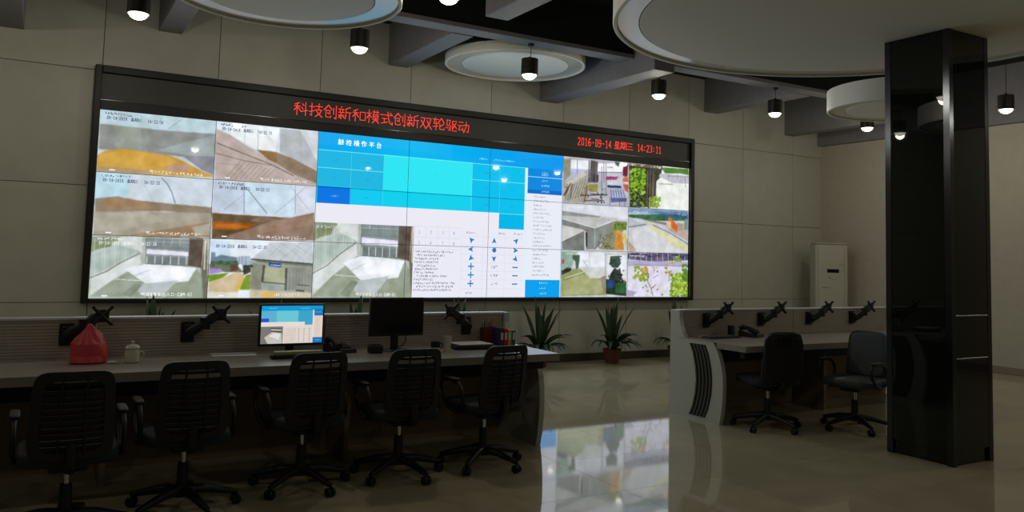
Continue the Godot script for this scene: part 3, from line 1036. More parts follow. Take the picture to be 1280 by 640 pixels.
	poly("c9ccc8",[1461,244,1554,260,1462,301])
	poly("777b76",[1462,303,1556,264,1558,328,1463,327])
	poly("858a84",[1602,247,1694,215,1643,291,1604,323])
	poly("8d8a6c",[1694,217,1748,218,1692,324,1621,322,1648,284])
	poly("6d8a34",[1690,225,1748,222,1744,249,1686,252])
	poly("c58a3c",[1695,251,1724,254,1736,323,1692,324])
	poly("c8c060",[1727,258,1744,265,1750,300,1740,311])
	poly("a9a79c",[1744,280,1752,280,1753,323,1745,323])
	line("3a3a38",2,[1462,302,1554,262])
	line("7a3a38",2,[1554,257,1572,258])
	poly("2e2a2c",[1561,264,1569,264,1570,316,1564,316])
	line("d8d8d8",1,[1556,264,1558,328])
	line("5a5c50",2,[1602,323,1681,260])
	blot("5e6048",40,5,[1619,266,1687,321])
	blot("e0a850",14,5,[1698,255,1731,319])
	blot("4c6a24",16,6,[1690,223,1746,245])
	line("e4e6e4",2,[1460,220,1600,247,1694,215])
	cell(6,1,1,1,"c3c5ca")
	poly("7d97b8",[1749,166,2041,162,2042,185,1750,183])
	poly("5a7c9c",[1873,173,2041,169,2042,181,1894,182])
	poly("3a6a4c",[1752,191,1925,182,2042,183,2042,201,1873,209,1753,200])
	poly("2f5a7a",[1904,179,2042,181,2042,193,1925,194])
	poly("b3b9c2",[1753,206,1848,226,1763,241,1753,237])
	poly("b9a49a",[1925,218,2042,234,2043,279,1947,242])
	poly("8a7a6a",[1782,201,1936,214,1931,222,1858,213])
	poly("d0d2d6",[1768,245,1848,226,1979,305,2044,323,1785,330])
	poly("b8a290",[1754,288,1790,318,1785,330,1755,327])
	poly("d5d2a4",[1838,226,1869,229,2043,299,2044,319,1979,305])
	line("5c5c54",2,[1869,225,1957,253,2043,291])
	line("4e4e52",2,[1753,237,1833,224])
	blot("2f5a34",24,6,[1772,192,1925,202])
	blot("8a9aa8",14,5,[1925,172,2039,181])
	poly("d0662c",[1948,189,1994,224,1986,248,1965,233,1943,202])
	poly("d8c0a0",[1943,206,1957,209,1957,237,1936,234])
	poly("7f8f8a",[2026,194,2042,197,2043,238,2021,235])
	poly("a89a90",[1988,212,2021,214,2016,235,1994,244])
	cell(5,2,1,1,"c9ccd4")
	poly("8fae9c",[1459,333,1528,333,1515,356,1507,382,1461,401])
	poly("e2e4ee",[1533,335,1649,334,1650,387,1534,385])
	poly("8f9664",[1461,408,1507,393,1650,387,1658,485,1463,489])
	poly("a3a878",[1468,437,1585,403,1647,444,1643,481,1470,485])
	poly("ccd0cc",[1539,389,1650,383,1651,425,1586,425])
	poly("2c2e2a",[1461,401,1489,388,1503,389,1501,400,1463,415])
	poly("4a5f50",[1508,345,1538,344,1538,363,1532,392,1523,394,1520,367,1506,356])
	poly("a8485a",[1462,360,1473,360,1473,375,1462,377])
	poly("dfe2e8",[1659,333,1746,335,1748,424,1661,417])
	poly("40564c",[1673,345,1714,342,1722,370,1708,386,1684,386,1671,368])
	poly("303a34",[1675,409,1693,386,1708,394,1718,386,1728,424,1738,435,1666,436])
	poly("223428",[1656,428,1748,435,1749,489,1657,481])
	poly("24467a",[1661,432,1692,428,1693,459,1662,459])
	poly("2e5a34",[1695,443,1748,439,1749,482,1700,478])
	poly("8a8270",[1632,421,1656,415,1657,478,1636,455])
	blot("c06a58",8,4,[1709,428,1748,443])
	blot("2a4030",26,6,[1673,345,1722,386])
	blot("1c2a22",22,6,[1665,394,1743,435])
	blot("e8f0ee",6,3,[1482,382,1503,395])
	line("dfe4d8",2,[1477,426,1558,403])
	line("8f949c",2,[1649,334,1653,410])
	line("aab0b8",2,[1579,335,1583,388])
	line("9fa5ad",2,[1552,362,1576,388])
	line("8f939a",1,[1557,364,1577,364])
	line("7fa088",2,[1659,337,1746,337])
	cell(6,2,1,1,"cfcde0")
	poly("5a566c",[1750,331,2044,326,2044,352,1876,360,1751,354])
	poly("b0acc8",[1751,358,2044,360,2045,377,1751,378])
	poly("d8d6e6",[1752,381,2045,381,2046,490,1754,489])
	poly("7a6a88",[1881,344,1928,343,1923,359,1881,360])
	line("cac6dc",2,[1760,332,1761,366])
	line("cac6dc",2,[1786,331,1787,365])
	line("cac6dc",2,[1812,330,1813,365])
	line("cac6dc",2,[1838,330,1839,364])
	line("cac6dc",2,[1864,329,1865,364])
	line("cac6dc",2,[1891,329,1892,363])
	line("cac6dc",2,[1918,328,1919,363])
	line("cac6dc",2,[1945,327,1946,362])
	line("cac6dc",2,[1972,327,1973,362])
	line("cac6dc",2,[2000,326,2000,361])
	line("cac6dc",2,[2028,325,2028,361])
	blot("35304a",30,6,[1753,332,2039,344])
	line("8a86a0",2,[1786,373,2045,375])
	poly("a7a3c0",[1753,466,1798,474,1778,489,1754,489])
	blot("8fa23a",46,9,[1784,381,1852,435])
	blot("c89a4a",12,7,[1806,381,1847,403])
	blot("b0903c",14,7,[1928,359,1970,406])
	blot("4e6a20",60,12,[1965,422,2046,490])
	blot("7fa030",150,11,[1960,406,2046,490])
	blot("b4cc50",70,8,[1965,398,2044,486])
	blot("8aa844",14,8,[1975,340,2012,361])
	blot("5f8a2a",36,10,[2018,369,2045,433])
	blot("7d9a4c",14,6,[1822,450,1920,489])
	line("6a5a48",2,[1874,489,1863,458,1847,435,1852,407])
	line("6a5a48",2,[1863,462,1888,446])
	line("5a4c40",2,[1950,434,1952,406])
	blot("9a7a70",10,5,[1867,383,1898,422])
	var cells := [Rect2i(584, 270, 317, 222)]
	for c in [0, 1, 5, 6]:
		for r in 3:
			cells.append(Rect2i(c * 292, r * 164, 292, 164))
	for r in cells:
		soften(r, 2, 0.03)
	var fine: Array = later
	later = null
	for q in fine:
		clip = q[0]
		if q[1] == "line":
			line(q[2], q[3], q[4])
		else:
			blot(q[2], q[3], q[4], q[5])
	for r in cells:
		soften(r, 2, 0.02)
	clip = Rect2i(0, 0, 2044, 492)
	# the print over the camera pictures
	for c in 2:
		for r in 3:
			var x := c * 292 + 12
			var y := r * 164
			var col := "3c4c66" if r < 2 or c == 1 else "f0f0f0"
			if not (c == 1 and r == 2):
				scribble(x, x + 66, y + 5, 6, col)
			write("09-14-2016", x + 4, y + 15, 9, col, 1.0)
			write("星期三", x + 62, y + 15, 9, col, 1.0)
			write("14:22:3%d" % (r * 2 + c), x + 104, y + 15, 9, col, 1.0)
			if r < 2:
				write("气", x + 116, y + 150, 10, "ffffff", 1.0)
				scribble(x + 128, x + 250, y + 151, 8, "f6f6f6")
			canvas.fill_rect(Rect2i(x + 18, y + 156, 14, 3), Color("f4f4f4"))
	write("气仓6号车出入口-CAM-03", 125, 479 - 2, 10, "ffffff", 1.0, 2.0)
	write("气仓6号车出入口-CAM-03", 720, 478, 10, "ffffff", 1.0, 2.0)
	scribble(590, 650, 278, 8, "f0f0f0")
	scribble(470, 560, 478, 8, "f4f4f4")
	for p in [[1480, 172], [1480, 336], [1772, 176], [1764, 338]]:
		scribble(p[0], p[0] + 70, p[1], 6, "eef0f4")

func build_video_wall() -> void:
	paint_canvas()
	var tex := ImageTexture.create_from_image(canvas)
	var m := mat("video", "030303", 0.03)
	m.emission_enabled = true
	m.emission = Color(0, 0, 0)
	m.emission_texture = tex
	m.emission_energy_multiplier = 1.06
	var t := thing("video_wall", "video wall of twenty-one displays in a black frame showing camera feeds and a blue control page", "video wall", Vector3(0, 0, 0))
	var w := DISPLAY_W * 7
	var bottom := SCREEN_TOP - DISPLAY_H * 3
	for j in 3:
		for i in 7:
			var x := i * DISPLAY_W
			var y := SCREEN_TOP - (j + 1) * DISPLAY_H
			var d := part("display", Vector3(x + 0.0003, y + 0.0003, WALL_Z + 0.001), Vector3(x + DISPLAY_W - 0.0003, y + DISPLAY_H - 0.0003, -0.001), 0.001, M.bezel, t)
			var st := mb()
			var b := 0.0027
			var p := [Vector3(x + b, y + DISPLAY_H - b, 0), Vector3(x + DISPLAY_W - b, y + DISPLAY_H - b, 0), Vector3(x + DISPLAY_W - b, y + b, 0), Vector3(x + b, y + b, 0)]
			var uv := [Vector2(i / 7.0, j / 3.0), Vector2((i + 1) / 7.0, j / 3.0), Vector2((i + 1) / 7.0, (j + 1) / 3.0), Vector2(i / 7.0, (j + 1) / 3.0)]
			for k in [0, 1, 2, 0, 2, 3]:
				st.set_uv(uv[k])
				st.add_vertex(p[k])
			obj("screen", st, m, d)
	# the frame: sides, sill and the header round the ticker
	part("frame_side", Vector3(-0.07, bottom - 0.05, WALL_Z), Vector3(-0.002, 3.465, 0.06), 0.006, M.frame_black, t)
	part("frame_side", Vector3(w + 0.002, bottom - 0.05, WALL_Z), Vector3(w + 0.07, 3.465, 0.06), 0.006, M.frame_black, t)
	part("frame_sill", Vector3(-0.001, bottom - 0.05, WALL_Z), Vector3(w + 0.001, bottom - 0.001, 0.06), 0.006, M.frame_black, t)
	part("frame_head", Vector3(-0.001, 3.385, WALL_Z), Vector3(w + 0.001, 3.465, 0.06), 0.006, M.frame_black, t)
	part("frame_rail", Vector3(-0.001, SCREEN_TOP + 0.001, WALL_Z), Vector3(w + 0.001, 3.095, 0.02), 0.004, M.frame_black, t)
	part("rail_trim", Vector3(-0.001, 3.085, 0.0205), Vector3(w + 0.001, 3.094, 0.027), 0.001, M.steel, t)

func build_ticker() -> void:
	canvas = Image.create(2000, 68, false, Image.FORMAT_RGB8)
	clip = Rect2i(0, 0, 2000, 68)
	canvas.fill(Color("050303"))
	# dots of the matrix that are off
	for y in range(1, 68, 3):
		for x in range(1, 2000, 3):
			canvas.set_pixel(x, y, Color("0c0908"))
	var per := 2000.0 / (DISPLAY_W * 7)
	var red := "ff3526"
	write("科技创新和模式创新双轮驱动", 2.11 * per, 14, 0.176 * per, red, 2.0, 0.9)
	write("2016-09-14", 6.31 * per, 22, 0.126 * per, red, 2.0, 0.0)
	write("星期三", 6.98 * per, 22, 0.122 * per, red, 1.7, 0.6)
	write("14:23:11", 7.43 * per, 22, 0.122 * per, red, 2.0, 0.0)
	var m := mat("ticker", "32352f", 0.5)
	m.emission_enabled = true
	m.emission = Color(0, 0, 0)
	m.emission_texture = ImageTexture.create_from_image(canvas)
	m.emission_energy_multiplier = 1.5
	var t := thing("led_ticker_board", "long red LED ticker board in the header of the video wall", "ticker board", Vector3(0, 3.096, 0))
	var w := DISPLAY_W * 7
	part("housing", Vector3(0, 0, WALL_Z + 0.001), Vector3(w, 0.288, -0.001), 0.002, M.bezel, t)
	var st := mb()
	var p := [Vector3(0, 0.287, 0), Vector3(w, 0.287, 0), Vector3(w, 0.001, 0), Vector3(0, 0.001, 0)]
	var uv := [Vector2(0, 0), Vector2(1, 0), Vector2(1, 1), Vector2(0, 1)]
	for k in [0, 1, 2, 0, 2, 3]:
		st.set_uv(uv[k])
		st.add_vertex(p[k])
	obj("matrix_face", st, m, t).set_meta("label", "red dot-matrix lettering on a black face")

func build_lamps() -> void:
	var t := thing("pendant_lamp", "", "pendant lamp", Vector3(), 0.0, "black cylinder pendant lamps")
	var st := mb()
	lathe(st, [Vector2(0, 0.272), Vector2(0.092, 0.272), Vector2(0.097, 0.267), Vector2(0.097, 0.085), Vector2(0.09, 0.082), Vector2(0.085, 0.09), Vector2(0.085, 0.25), Vector2(0, 0.25)], Vector3(), 32)
	obj("can", st, M.lamp_black, t)
	st = mb()
	lathe(st, [Vector2(0.02, 0.18), Vector2(0.045, 0.16), Vector2(0.078, 0.12), Vector2(0.081, 0.085), Vector2(0.076, 0.07), Vector2(0.06, 0.05), Vector2(0.034, 0.036), Vector2(0, 0.03)], Vector3(), 32)
	obj("bulb", st, M.bulb, t)
	st = mb()
	lathe(st, [Vector2(0, 0.298), Vector2(0.018, 0.296), Vector2(0.018, 0.2715)], Vector3(), 12)
	obj("cord_grip", st, M.lamp_black, t)
	var l := OmniLight3D.new()
	l.name = "lamp_light"
	l.light_color = Color(1.0, 0.965, 0.88)
	l.light_energy = 0.36
	l.light_size = 0.06
	l.omni_range = 25.0
	l.omni_attenuation = 2.0
	l.shadow_enabled = true
	l.position = Vector3(0, 0.05, 0)
	t.add_child(l)
	var spots := [[0.15, 1.97, "over the red plastic bag"], [2.22, 1.97, "beside the round panel that mirrors the blue screen"], [4.26, 1.97, "in front of the small round panel above the ticker"],
		[6.18, 1.97, "beside the beam above the ticker's date"], [8.27, 1.97, "between the video wall and the air conditioner"], [10.26, 1.97, "nearest the air conditioner"],
		[2.25, 4.0, "in the second row, above the desk with the lit monitor"], [10.3, 4.0, "in the second row, beside the right wall"],
		[8.6, 6.6, "behind the granite column, towards the right wall"], [2.25, 8.1, "in the back, behind the chair at the lit monitor"], [6.3, 8.8, "in the back of the room, behind the granite column"], [10.3, 6.6, "by the right wall, level with the granite column"],
		[-2.0, 1.97, "by the left wall, level with the ticker"], [-2.0, 5.0, "by the left wall, above the cut-off chair"], [-1.9, 8.1, "in the back corner by the left wall"], [10.3, 9.2, "in the back corner by the right wall"]]
	var lamps := [t]
	for i in spots.size() - 1:
		var c := t.duplicate()
		c.name = numbered("pendant_lamp")
		add_child(c)
		lamps.append(c)
	for i in spots.size():
		var s = spots[i]
		var o: Node3D = lamps[i]
		o.position = Vector3(s[0], 3.5, s[1])
		o.set_meta("label", "lit black cylinder pendant lamp " + s[2])
		var up := 3.95 if absf(s[1] - 1.97) < 0.1 else CEILING_Y
		st = mb()
		tube(st, [Vector3(0.012, 0.296, 0), Vector3(0.012, up - 3.5 + 0.002, 0)], 0.004, 6)
		obj("cord", st, M.lamp_black, o)
		st = mb()
		lathe(st, [Vector2(0, up - 3.5 - 0.028), Vector2(0.03, up - 3.5 - 0.028), Vector2(0.036, up - 3.5 - 0.022), Vector2(0.036, up - 3.5 + 0.001)], Vector3(0.012, 0, 0), 16)
		obj("ceiling_cup", st, M.lamp_black, o)

# ---------------------------------------------------------------- desks
const END_PROFILE := [3.54, 0.0, 3.54, 1.02, 3.67, 1.02, 3.672, 0.94, 3.69, 0.87, 3.715, 0.81, 3.76, 0.752, 4.14, 0.752, 4.2, 0.67, 4.245, 0.56, 4.268, 0.45, 4.272, 0.35, 4.267, 0.22, 4.25, 0.1, 4.225, 0.0]

func outline(a: Array) -> PackedVector2Array:
	var p := PackedVector2Array()
	for i in range(0, a.size(), 2):
		p.append(Vector2(a[i], a[i + 1]))
	return p

# built about x = 0 at the end panel; the desk runs in the direction of s
func desk(label: String, x_end: float, s: float, long: float, front: float, stations: int) -> void:
	var t := thing("control_desk", label, "desk", Vector3(x_end, 0, 3.6))
	var mv := Transform3D(Basis(), Vector3(0, 0, -3.6))
	xf = mv
	# curved end panel with a louvred vent let into it
	var st := mb()
	prism(st, outline(END_PROFILE), 0, 0.0, s * 0.045)
	var e := obj("end_panel", st, M.white_laminate, t)
	var mid := [[0.715, 3.825], [0.63, 3.872], [0.5, 3.907], [0.38, 3.92], [0.25, 3.907], [0.12, 3.87], [0.035, 3.825]]
	st = mb()
	var band := []
	for q in mid:
		band.append_array([q[1], q[0]])
	for i in range(mid.size() - 1, -1, -1):
		band.append_array([mid[i][1] + 0.215, mid[i][0] + 0.002])
	prism(st, outline(band), 0, -s * 0.003, s * 0.001)
	var v := obj("vent", st, M.vent_dark, e)
	v.set_meta("label", "curved dark louvred vent")
	for k in 5:
		st = mb()
		var fin := []
		var off := 0.003 + k * 0.0465
		for q in mid:
			fin.append_array([q[1] + off, q[0]])
		for i in range(mid.size() - 1, -1, -1):
			fin.append_array([mid[i][1] + off + 0.016, mid[i][0]])
		prism(st, outline(fin), 0, -s * 0.011, -s * 0.0025)
		obj("louvre", st, M.vent_slat, v)
	# worktop, set over the end panel, with a darker edge band
	var x0 := minf(-s * 0.005, s * long)
	var x1 := maxf(-s * 0.005, s * long)
	st = mb()
	box(st, Vector3(x0, 0.753, 3.652), Vector3(x1, 0.757, front), 0.001)
	obj("worktop_face", st, M.worktop, t)
	st = mb()
	var inner0 := x0 if s < 0 else s * 0.047
	var inner1 := x1 if s > 0 else s * 0.047
	box(st, Vector3(inner0, 0.7, 3.65), Vector3(inner1, 0.7525, front - 0.006), 0.004)
	obj("worktop_core", st, M.edge_band, t)
	part("edge_strip", Vector3(x0, 0.7, front - 0.005), Vector3(x1, 0.7525, front), 0.002, M.edge_band, t)
	part("worktop_nose", Vector3(minf(-s * 0.005, s * 0.046), 0.7, 4.19), Vector3(maxf(-s * 0.005, s * 0.046), 0.7525, front - 0.006), 0.002, M.edge_band, t)
	# back partition: slatted panels, posts between them and a white cap
	var wide := (long - 0.06) / stations
	for k in stations:
		var a := s * (0.05 + k * wide + 0.004)
		var b := s * (0.05 + (k + 1) * wide - 0.004)
		st = mb()
		var pr := [3.56, 0.757]
		pr.append_array([3.56, 1.005])
		var y := 1.005
		while y > 0.78:
			pr.append_array([3.641, y, 3.641, y - 0.0165, 3.636, y - 0.0175, 3.636, y - 0.0197])
			y -= 0.0207
		pr.append_array([3.641, y, 3.641, 0.757])
		prism(st, outline(pr), 0, a, b)
		obj("slatted_panel", st, M.partition, t)
		part("modesty_panel", Vector3(minf(a, b) - 0.0038, 0.001, 3.6), Vector3(maxf(a, b) + 0.0038, 0.699, 3.62), 0.002, M.walnut, t)
		part("back_panel", Vector3(minf(a, b) - 0.0038, 0.001, 3.545), Vector3(maxf(a, b) + 0.0038, 0.75, 3.558), 0.002, M.partition, t)
	part("cap", Vector3(minf(s * 0.046, s * long), 1.0055, 3.548), Vector3(maxf(s * 0.046, s * long), 1.022, 3.652), 0.003, M.cap_white, t)
	part("under_frame", Vector3(minf(s * 0.08, s * long), 0.63, front - 0.16), Vector3(maxf(s * 0.08, s * long), 0.699, front - 0.1), 0.003, M.plastic_dark, t)
	part("cable_tray", Vector3(minf(s * 0.08, s * long), 0.5, 3.64), Vector3(maxf(s * 0.08, s * long), 0.6, 3.78), 0.004, M.plastic_dark, t)
	for k in range(1, stations + 1):
		var lx := s * (k * wide + (0.0 if k < stations else 0.02))
		part("desk_leg", Vector3(lx - 0.02, 0.0, 3.68), Vector3(lx + 0.02, 0.698, 4.1), 0.003, M.walnut, t)
	xf = Transform3D()

func build_desks() -> void:
	desk("long console desk with a slatted partition, the lit monitor and a red bag on it", 3.09, -1.0, 6.4, 4.47, 4)
	desk("console desk with a white curved end panel and louvred vent, beside the granite column", 5.045, 1.0, 3.3, 4.56, 2)

# ---------------------------------------------------------------- chairs
func chair(arms: bool) -> Node3D:
	var t := Node3D.new()
	# five-star foot with twin castors
	for k in 5:
		var a := TAU * k / 5.0 + 0.3
		var d := Vector3(sin(a), 0, cos(a))
		var st := mb()
		tube(st, [d * 0.03 + Vector3(0, 0.115, 0), d * 0.14 + Vector3(0, 0.108, 0), d * 0.27 + Vector3(0, 0.078, 0), d * 0.31 + Vector3(0, 0.07, 0)], [0.03, 0.026, 0.019, 0.015], 8)
		var leg := obj("foot_spoke", st, M.plastic_black, t)
		st = mb()
		var side := Vector3(d.z, 0, -d.x)
		var c := d * 0.305 + Vector3(0, 0.0285, 0)
		tube(st, [c - side * 0.026, c - side * 0.023, c - side * 0.007, c - side * 0.005], [0.024, 0.0285, 0.0285, 0.024], 14)
		tube(st, [c + side * 0.005, c + side * 0.007, c + side * 0.023, c + side * 0.026], [0.024, 0.0285, 0.0285, 0.024], 14)
		tube(st, [c + Vector3(0, 0.005, 0), c + Vector3(0, 0.045, 0)], 0.007, 8)
		obj("castor", st, M.castor, leg)
	var st2 := mb()
	lathe(st2, [Vector2(0, 0.075), Vector2(0.045, 0.08), Vector2(0.05, 0.1), Vector2(0.04, 0.145), Vector2(0.032, 0.15), Vector2(0.029, 0.27), Vector2(0, 0.27)], Vector3(), 18)
	obj("gas_column", st2, M.plastic_black, t)
	st2 = mb()
	lathe(st2, [Vector2(0.016, 0.269), Vector2(0.016, 0.36)], Vector3(), 14)
	obj("piston", st2, M.chrome, t)
	st2 = mb()
	box(st2, Vector3(-0.09, 0.355, -0.12), Vector3(0.09, 0.4, 0.13), 0.012)
	tube(st2, [Vector3(0.08, 0.375, -0.02), Vector3(0.2, 0.37, -0.03), Vector3(0.235, 0.365, -0.03)], [0.006, 0.006, 0.01], 6)
	obj("tilt_mechanism", st2, M.plastic_black, t)
	st2 = mb()
	cushion(st2, Vector3(0, 0.437, -0.01), Vector3(0.235, 0.042, 0.235), 0.4, 28, 12)
	obj("seat", st2, M.seat_cloth, t)
	# back: a broad frame with ribbed see-through mesh inside it
	var prof := func(u: float, y: float) -> Vector3:   # u across -1..1, y height: the back leans and wraps a little
		var w := lerpf(0.198, 0.182, clampf((y - 0.44) / 0.44, 0, 1))
		var z := 0.235 + (y - 0.44) * 0.14 + pow((y - 0.62) / 0.3, 2) * 0.012 - u * u * 0.035
		return Vector3(u * w, y, z)
	st2 = mb()
	gid += 1
	st2.set_smooth_group(gid)
	var rings := [[], [], [], []]
	var n := 44
	for k in n:
		var a := TAU * k / n
		var cu := signf(cos(a)) * pow(absf(cos(a)), 0.3)
		var cy := signf(sin(a)) * pow(absf(sin(a)), 0.3)
		var po: Vector3 = prof.call(cu, 0.665 + cy * 0.222)
		var pi_: Vector3 = prof.call(cu * 0.74, 0.66 + cy * 0.178)
		var dz := Vector3(0, 0, 0.013)
		rings[0].append(po + dz * 0.6)
		rings[1].append(pi_ + dz)
		rings[2].append(pi_ - dz)
		rings[3].append(po - dz * 0.6)
	for q in 4:
		gid += 1
		st2.set_smooth_group(gid)
		for k in n:
			var k2 := (k + 1) % n
			var mid: Vector3 = (rings[0][k] + rings[1][k] + rings[2][k] + rings[3][k]) * 0.25
			var e0: Vector3 = rings[q][k]
			var e1: Vector3 = rings[(q + 1) % 4][k]
			oquad(st2, e0, rings[q][k2], rings[(q + 1) % 4][k2], e1, (e0 + e1) * 0.5 - mid)
	obj("back_frame", st2, M.plastic_black, t)
	var y := 0.497
	for rows in 11:
		var hh := 0.0132
		if rows == 10:
			y += 0.014   # the open slot below the top rail
			hh = 0.008
		var st := mb()
		gid += 1
		st.set_smooth_group(gid)
		var o := Vector3(0, 0, 0.004)
		for i in 10:
			var u0 := -0.76 + 1.52 * i / 10.0
			var u1 := -0.76 + 1.52 * (i + 1) / 10.0
			var q := [prof.call(u0, y - hh), prof.call(u1, y - hh), prof.call(u1, y + hh), prof.call(u0, y + hh)]
			oquad(st, q[0] + o, q[1] + o, q[2] + o, q[3] + o, Vector3(0, 0, 1))
			oquad(st, q[0] - o, q[1] - o, q[2] - o, q[3] - o, Vector3(0, 0, -1))
			oquad(st, q[3] + o, q[2] + o, q[2] - o, q[3] - o, Vector3(0, 1, 0))
			oquad(st, q[0] + o, q[1] + o, q[1] - o, q[0] - o, Vector3(0, -1, 0))
		obj("back_rib", st, M.mesh_cloth, t)
		y += 0.0312
	for u in [-0.3, 0.3]:
		st2 = mb()
		tube(st2, [prof.call(u, 0.46) + Vector3(0, 0, 0.012), prof.call(u, 0.66) + Vector3(0, 0, 0.012), prof.call(u, 0.86) + Vector3(0, 0, 0.012)], 0.006, 6)
		obj("back_stay", st2, M.plastic_black, t)
	st2 = mb()
	tube(st2, [Vector3(0, 0.385, 0.1), Vector3(0, 0.385, 0.22), Vector3(0, 0.42, 0.262), Vector3(0, 0.53, 0.275)], [0.03, 0.03, 0.03, 0.022], 8, false, 0.6)
	obj("back_bracket", st2, M.plastic_black, t)
	if arms:
		for s in [-1.0, 1.0]:
			var sx: float = s * 0.252
			st2 = mb()
			tube(st2, [Vector3(s * 0.2, 0.398, 0.03), Vector3(sx, 0.405, 0.01), Vector3(sx, 0.43, -0.1), Vector3(sx, 0.5, -0.18), Vector3(sx, 0.57, -0.2), Vector3(sx, 0.61, -0.17), Vector3(sx, 0.622, -0.06), Vector3(sx, 0.608, 0.04), Vector3(sx, 0.55, 0.1), Vector3(sx, 0.47, 0.1), Vector3(sx, 0.42, 0.06), Vector3(s * 0.2, 0.398, 0.01)], 0.0135, 8, false)
			var arm := obj("arm_loop", st2, M.plastic_black, t)
			st2 = mb()
			cushion(st2, Vector3(sx, 0.63, -0.07), Vector3(0.026, 0.011, 0.11), 0.5, 16, 8)
			obj("arm_pad", st2, M.plastic_dark, arm)
	return t

func build_chairs() -> void:
	var proto := chair(true)
	var g := "black mesh-backed office chairs"
	for c in [[2.36, 4.6, 0.10, "black mesh office chair tucked at the desk's curved end, beside the binders"], [1.7, 4.6, -0.03, "black mesh office chair in front of the switched-off monitor"],
			[1.03, 4.6, 0.06, "black mesh office chair in front of the lit monitor"], [0.29, 4.77, 0.0, "black mesh office chair behind the white lidded jar"],
			[-0.315, 4.98, 0.0, "black mesh office chair in front of the red plastic bag"], [-1.08, 5.05, 0.3, "black mesh office chair mostly cut off, beyond the chair with the red bag"],
			[6.12, 4.87, 1.75, "black office chair with a blue-grey sheen painted into its cloth turned away from the desk, beside the granite column"]]:
		var o: Node3D = proto.duplicate()
		o.name = numbered("office_chair")
		add_child(o)
		o.position = Vector3(c[0], 0, c[1])
		o.rotation.y = c[2]
		tag(o, c[3], "chair", g)
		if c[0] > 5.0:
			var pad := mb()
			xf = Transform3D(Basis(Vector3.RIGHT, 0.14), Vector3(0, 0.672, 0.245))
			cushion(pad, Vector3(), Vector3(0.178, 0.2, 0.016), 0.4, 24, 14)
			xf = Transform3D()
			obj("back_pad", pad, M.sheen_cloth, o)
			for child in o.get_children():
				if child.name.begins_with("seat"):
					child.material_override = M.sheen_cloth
	proto.free()
	var q := chair(false)
	q.name = numbered("office_chair")
	add_child(q)
	q.position = Vector3(5.38, 0, 4.5)
	q.rotation.y = -0.28
	tag(q, "armless black office chair at the desk with the louvred end panel", "chair", g)
	var st := mb()
	cushion(st, Vector3(0, 0.675, 0.262), Vector3(0.195, 0.225, 0.03), 0.5, 24, 14)
	obj("back_pad", st, M.black_cloth, q)

# ---------------------------------------------------------------- plants
func leaf_mesh(length: float, width: float, lift: float, droop: float) -> ArrayMesh:
	var st := mb()
	gid += 1
	st.set_smooth_group(gid)
	var n := 9
	var p := Vector3()
	var ang := lift
	var rows := []
	for i in n + 1:
		var t := float(i) / n
		var w := width * (0.4 + 0.6 * sin(PI * minf(1.0, 0.1 + t * 0.72))) * (1.0 - pow(t, 6.0))
		var fold := Vector3(0, 0.3 * w, 0)
		rows.append([p + Vector3(0, 0, -w * 0.5) + fold, p, p + Vector3(0, 0, w * 0.5) + fold])
		p += Vector3(cos(ang), sin(ang), 0) * length / n
		ang -= droop / n * (0.4 + 1.2 * t)
	for i in n:
		for k in 2:
			oquad(st, rows[i][k], rows[i][k + 1], rows[i + 1][k + 1], rows[i + 1][k], Vector3(0, 1, 0))
	st.generate_normals()
	return st.commit()

func build_plants() -> void:
	var upright := leaf_mesh(0.77, 0.09, 1.5, 0.1)
	var slant := leaf_mesh(0.7, 0.078, 1.24, 0.35)
	var arch := leaf_mesh(0.56, 0.07, 1.0, 1.5)
	var low := leaf_mesh(0.48, 0.066, 0.85, 2.3)
	var spots := [[6.81, "potted spiky-leaved plant alone against the wall between the two desks"], [5.56, "potted spiky-leaved plant behind the pointed end of the long desk"], [8.03, "potted spiky-leaved plant half hidden by the white end panel"],
		[4.32, "potted spiky-leaved plant behind the pen holder and binders"], [2.9, "potted spiky-leaved plant behind the switched-off monitor"], [1.92, "potted spiky-leaved plant behind the lit monitor"], [0.62, "potted spiky-leaved plant behind the red bag and the white jar"]]
	for i in spots.size():
		var t := thing("potted_plant", spots[i][1], "plant", Vector3(spots[i][0], 0, 0.27), 0.0, "potted plants below the video wall")
		var st := mb()
		lathe(st, [Vector2(0, 0.0), Vector2(0.092, 0.0), Vector2(0.096, 0.004), Vector2(0.122, 0.165), Vector2(0.133, 0.168), Vector2(0.134, 0.205), Vector2(0.128, 0.208), Vector2(0.118, 0.2), Vector2(0.114, 0.17), Vector2(0, 0.17)], Vector3(), 28)
		obj("pot", st, M.terracotta, t)
		st = mb()
		lathe(st, [Vector2(0.1165, 0.1702), Vector2(0.11, 0.176), Vector2(0.05, 0.184), Vector2(0, 0.186)], Vector3(), 20)
		obj("soil", st, M.soil, t)
		var turn0 := i * 1.3
		for k in 30:
			var m := upright
			var rad := 0.012
			if k >= 16:
				m = low
				rad = 0.035
			elif k >= 10:
				m = arch
				rad = 0.03
			elif k >= 4:
				m = slant
				rad = 0.022
			var a := turn0 + k * 2.4 + rng.randf_range(-0.25, 0.25)
			if k >= 4 and sin(a) > 0.15:
				a = -a   # no room on the wall side
			var o := inst("leaf", m, M.leaf if k % 3 else M.leaf_pale, t)
			var sc := rng.randf_range(0.85, 1.08)
			o.transform = Transform3D(Basis(Vector3.UP, a).scaled(Vector3(sc, sc, sc)), Vector3(cos(a) * rad, 0.178, -sin(a) * rad))

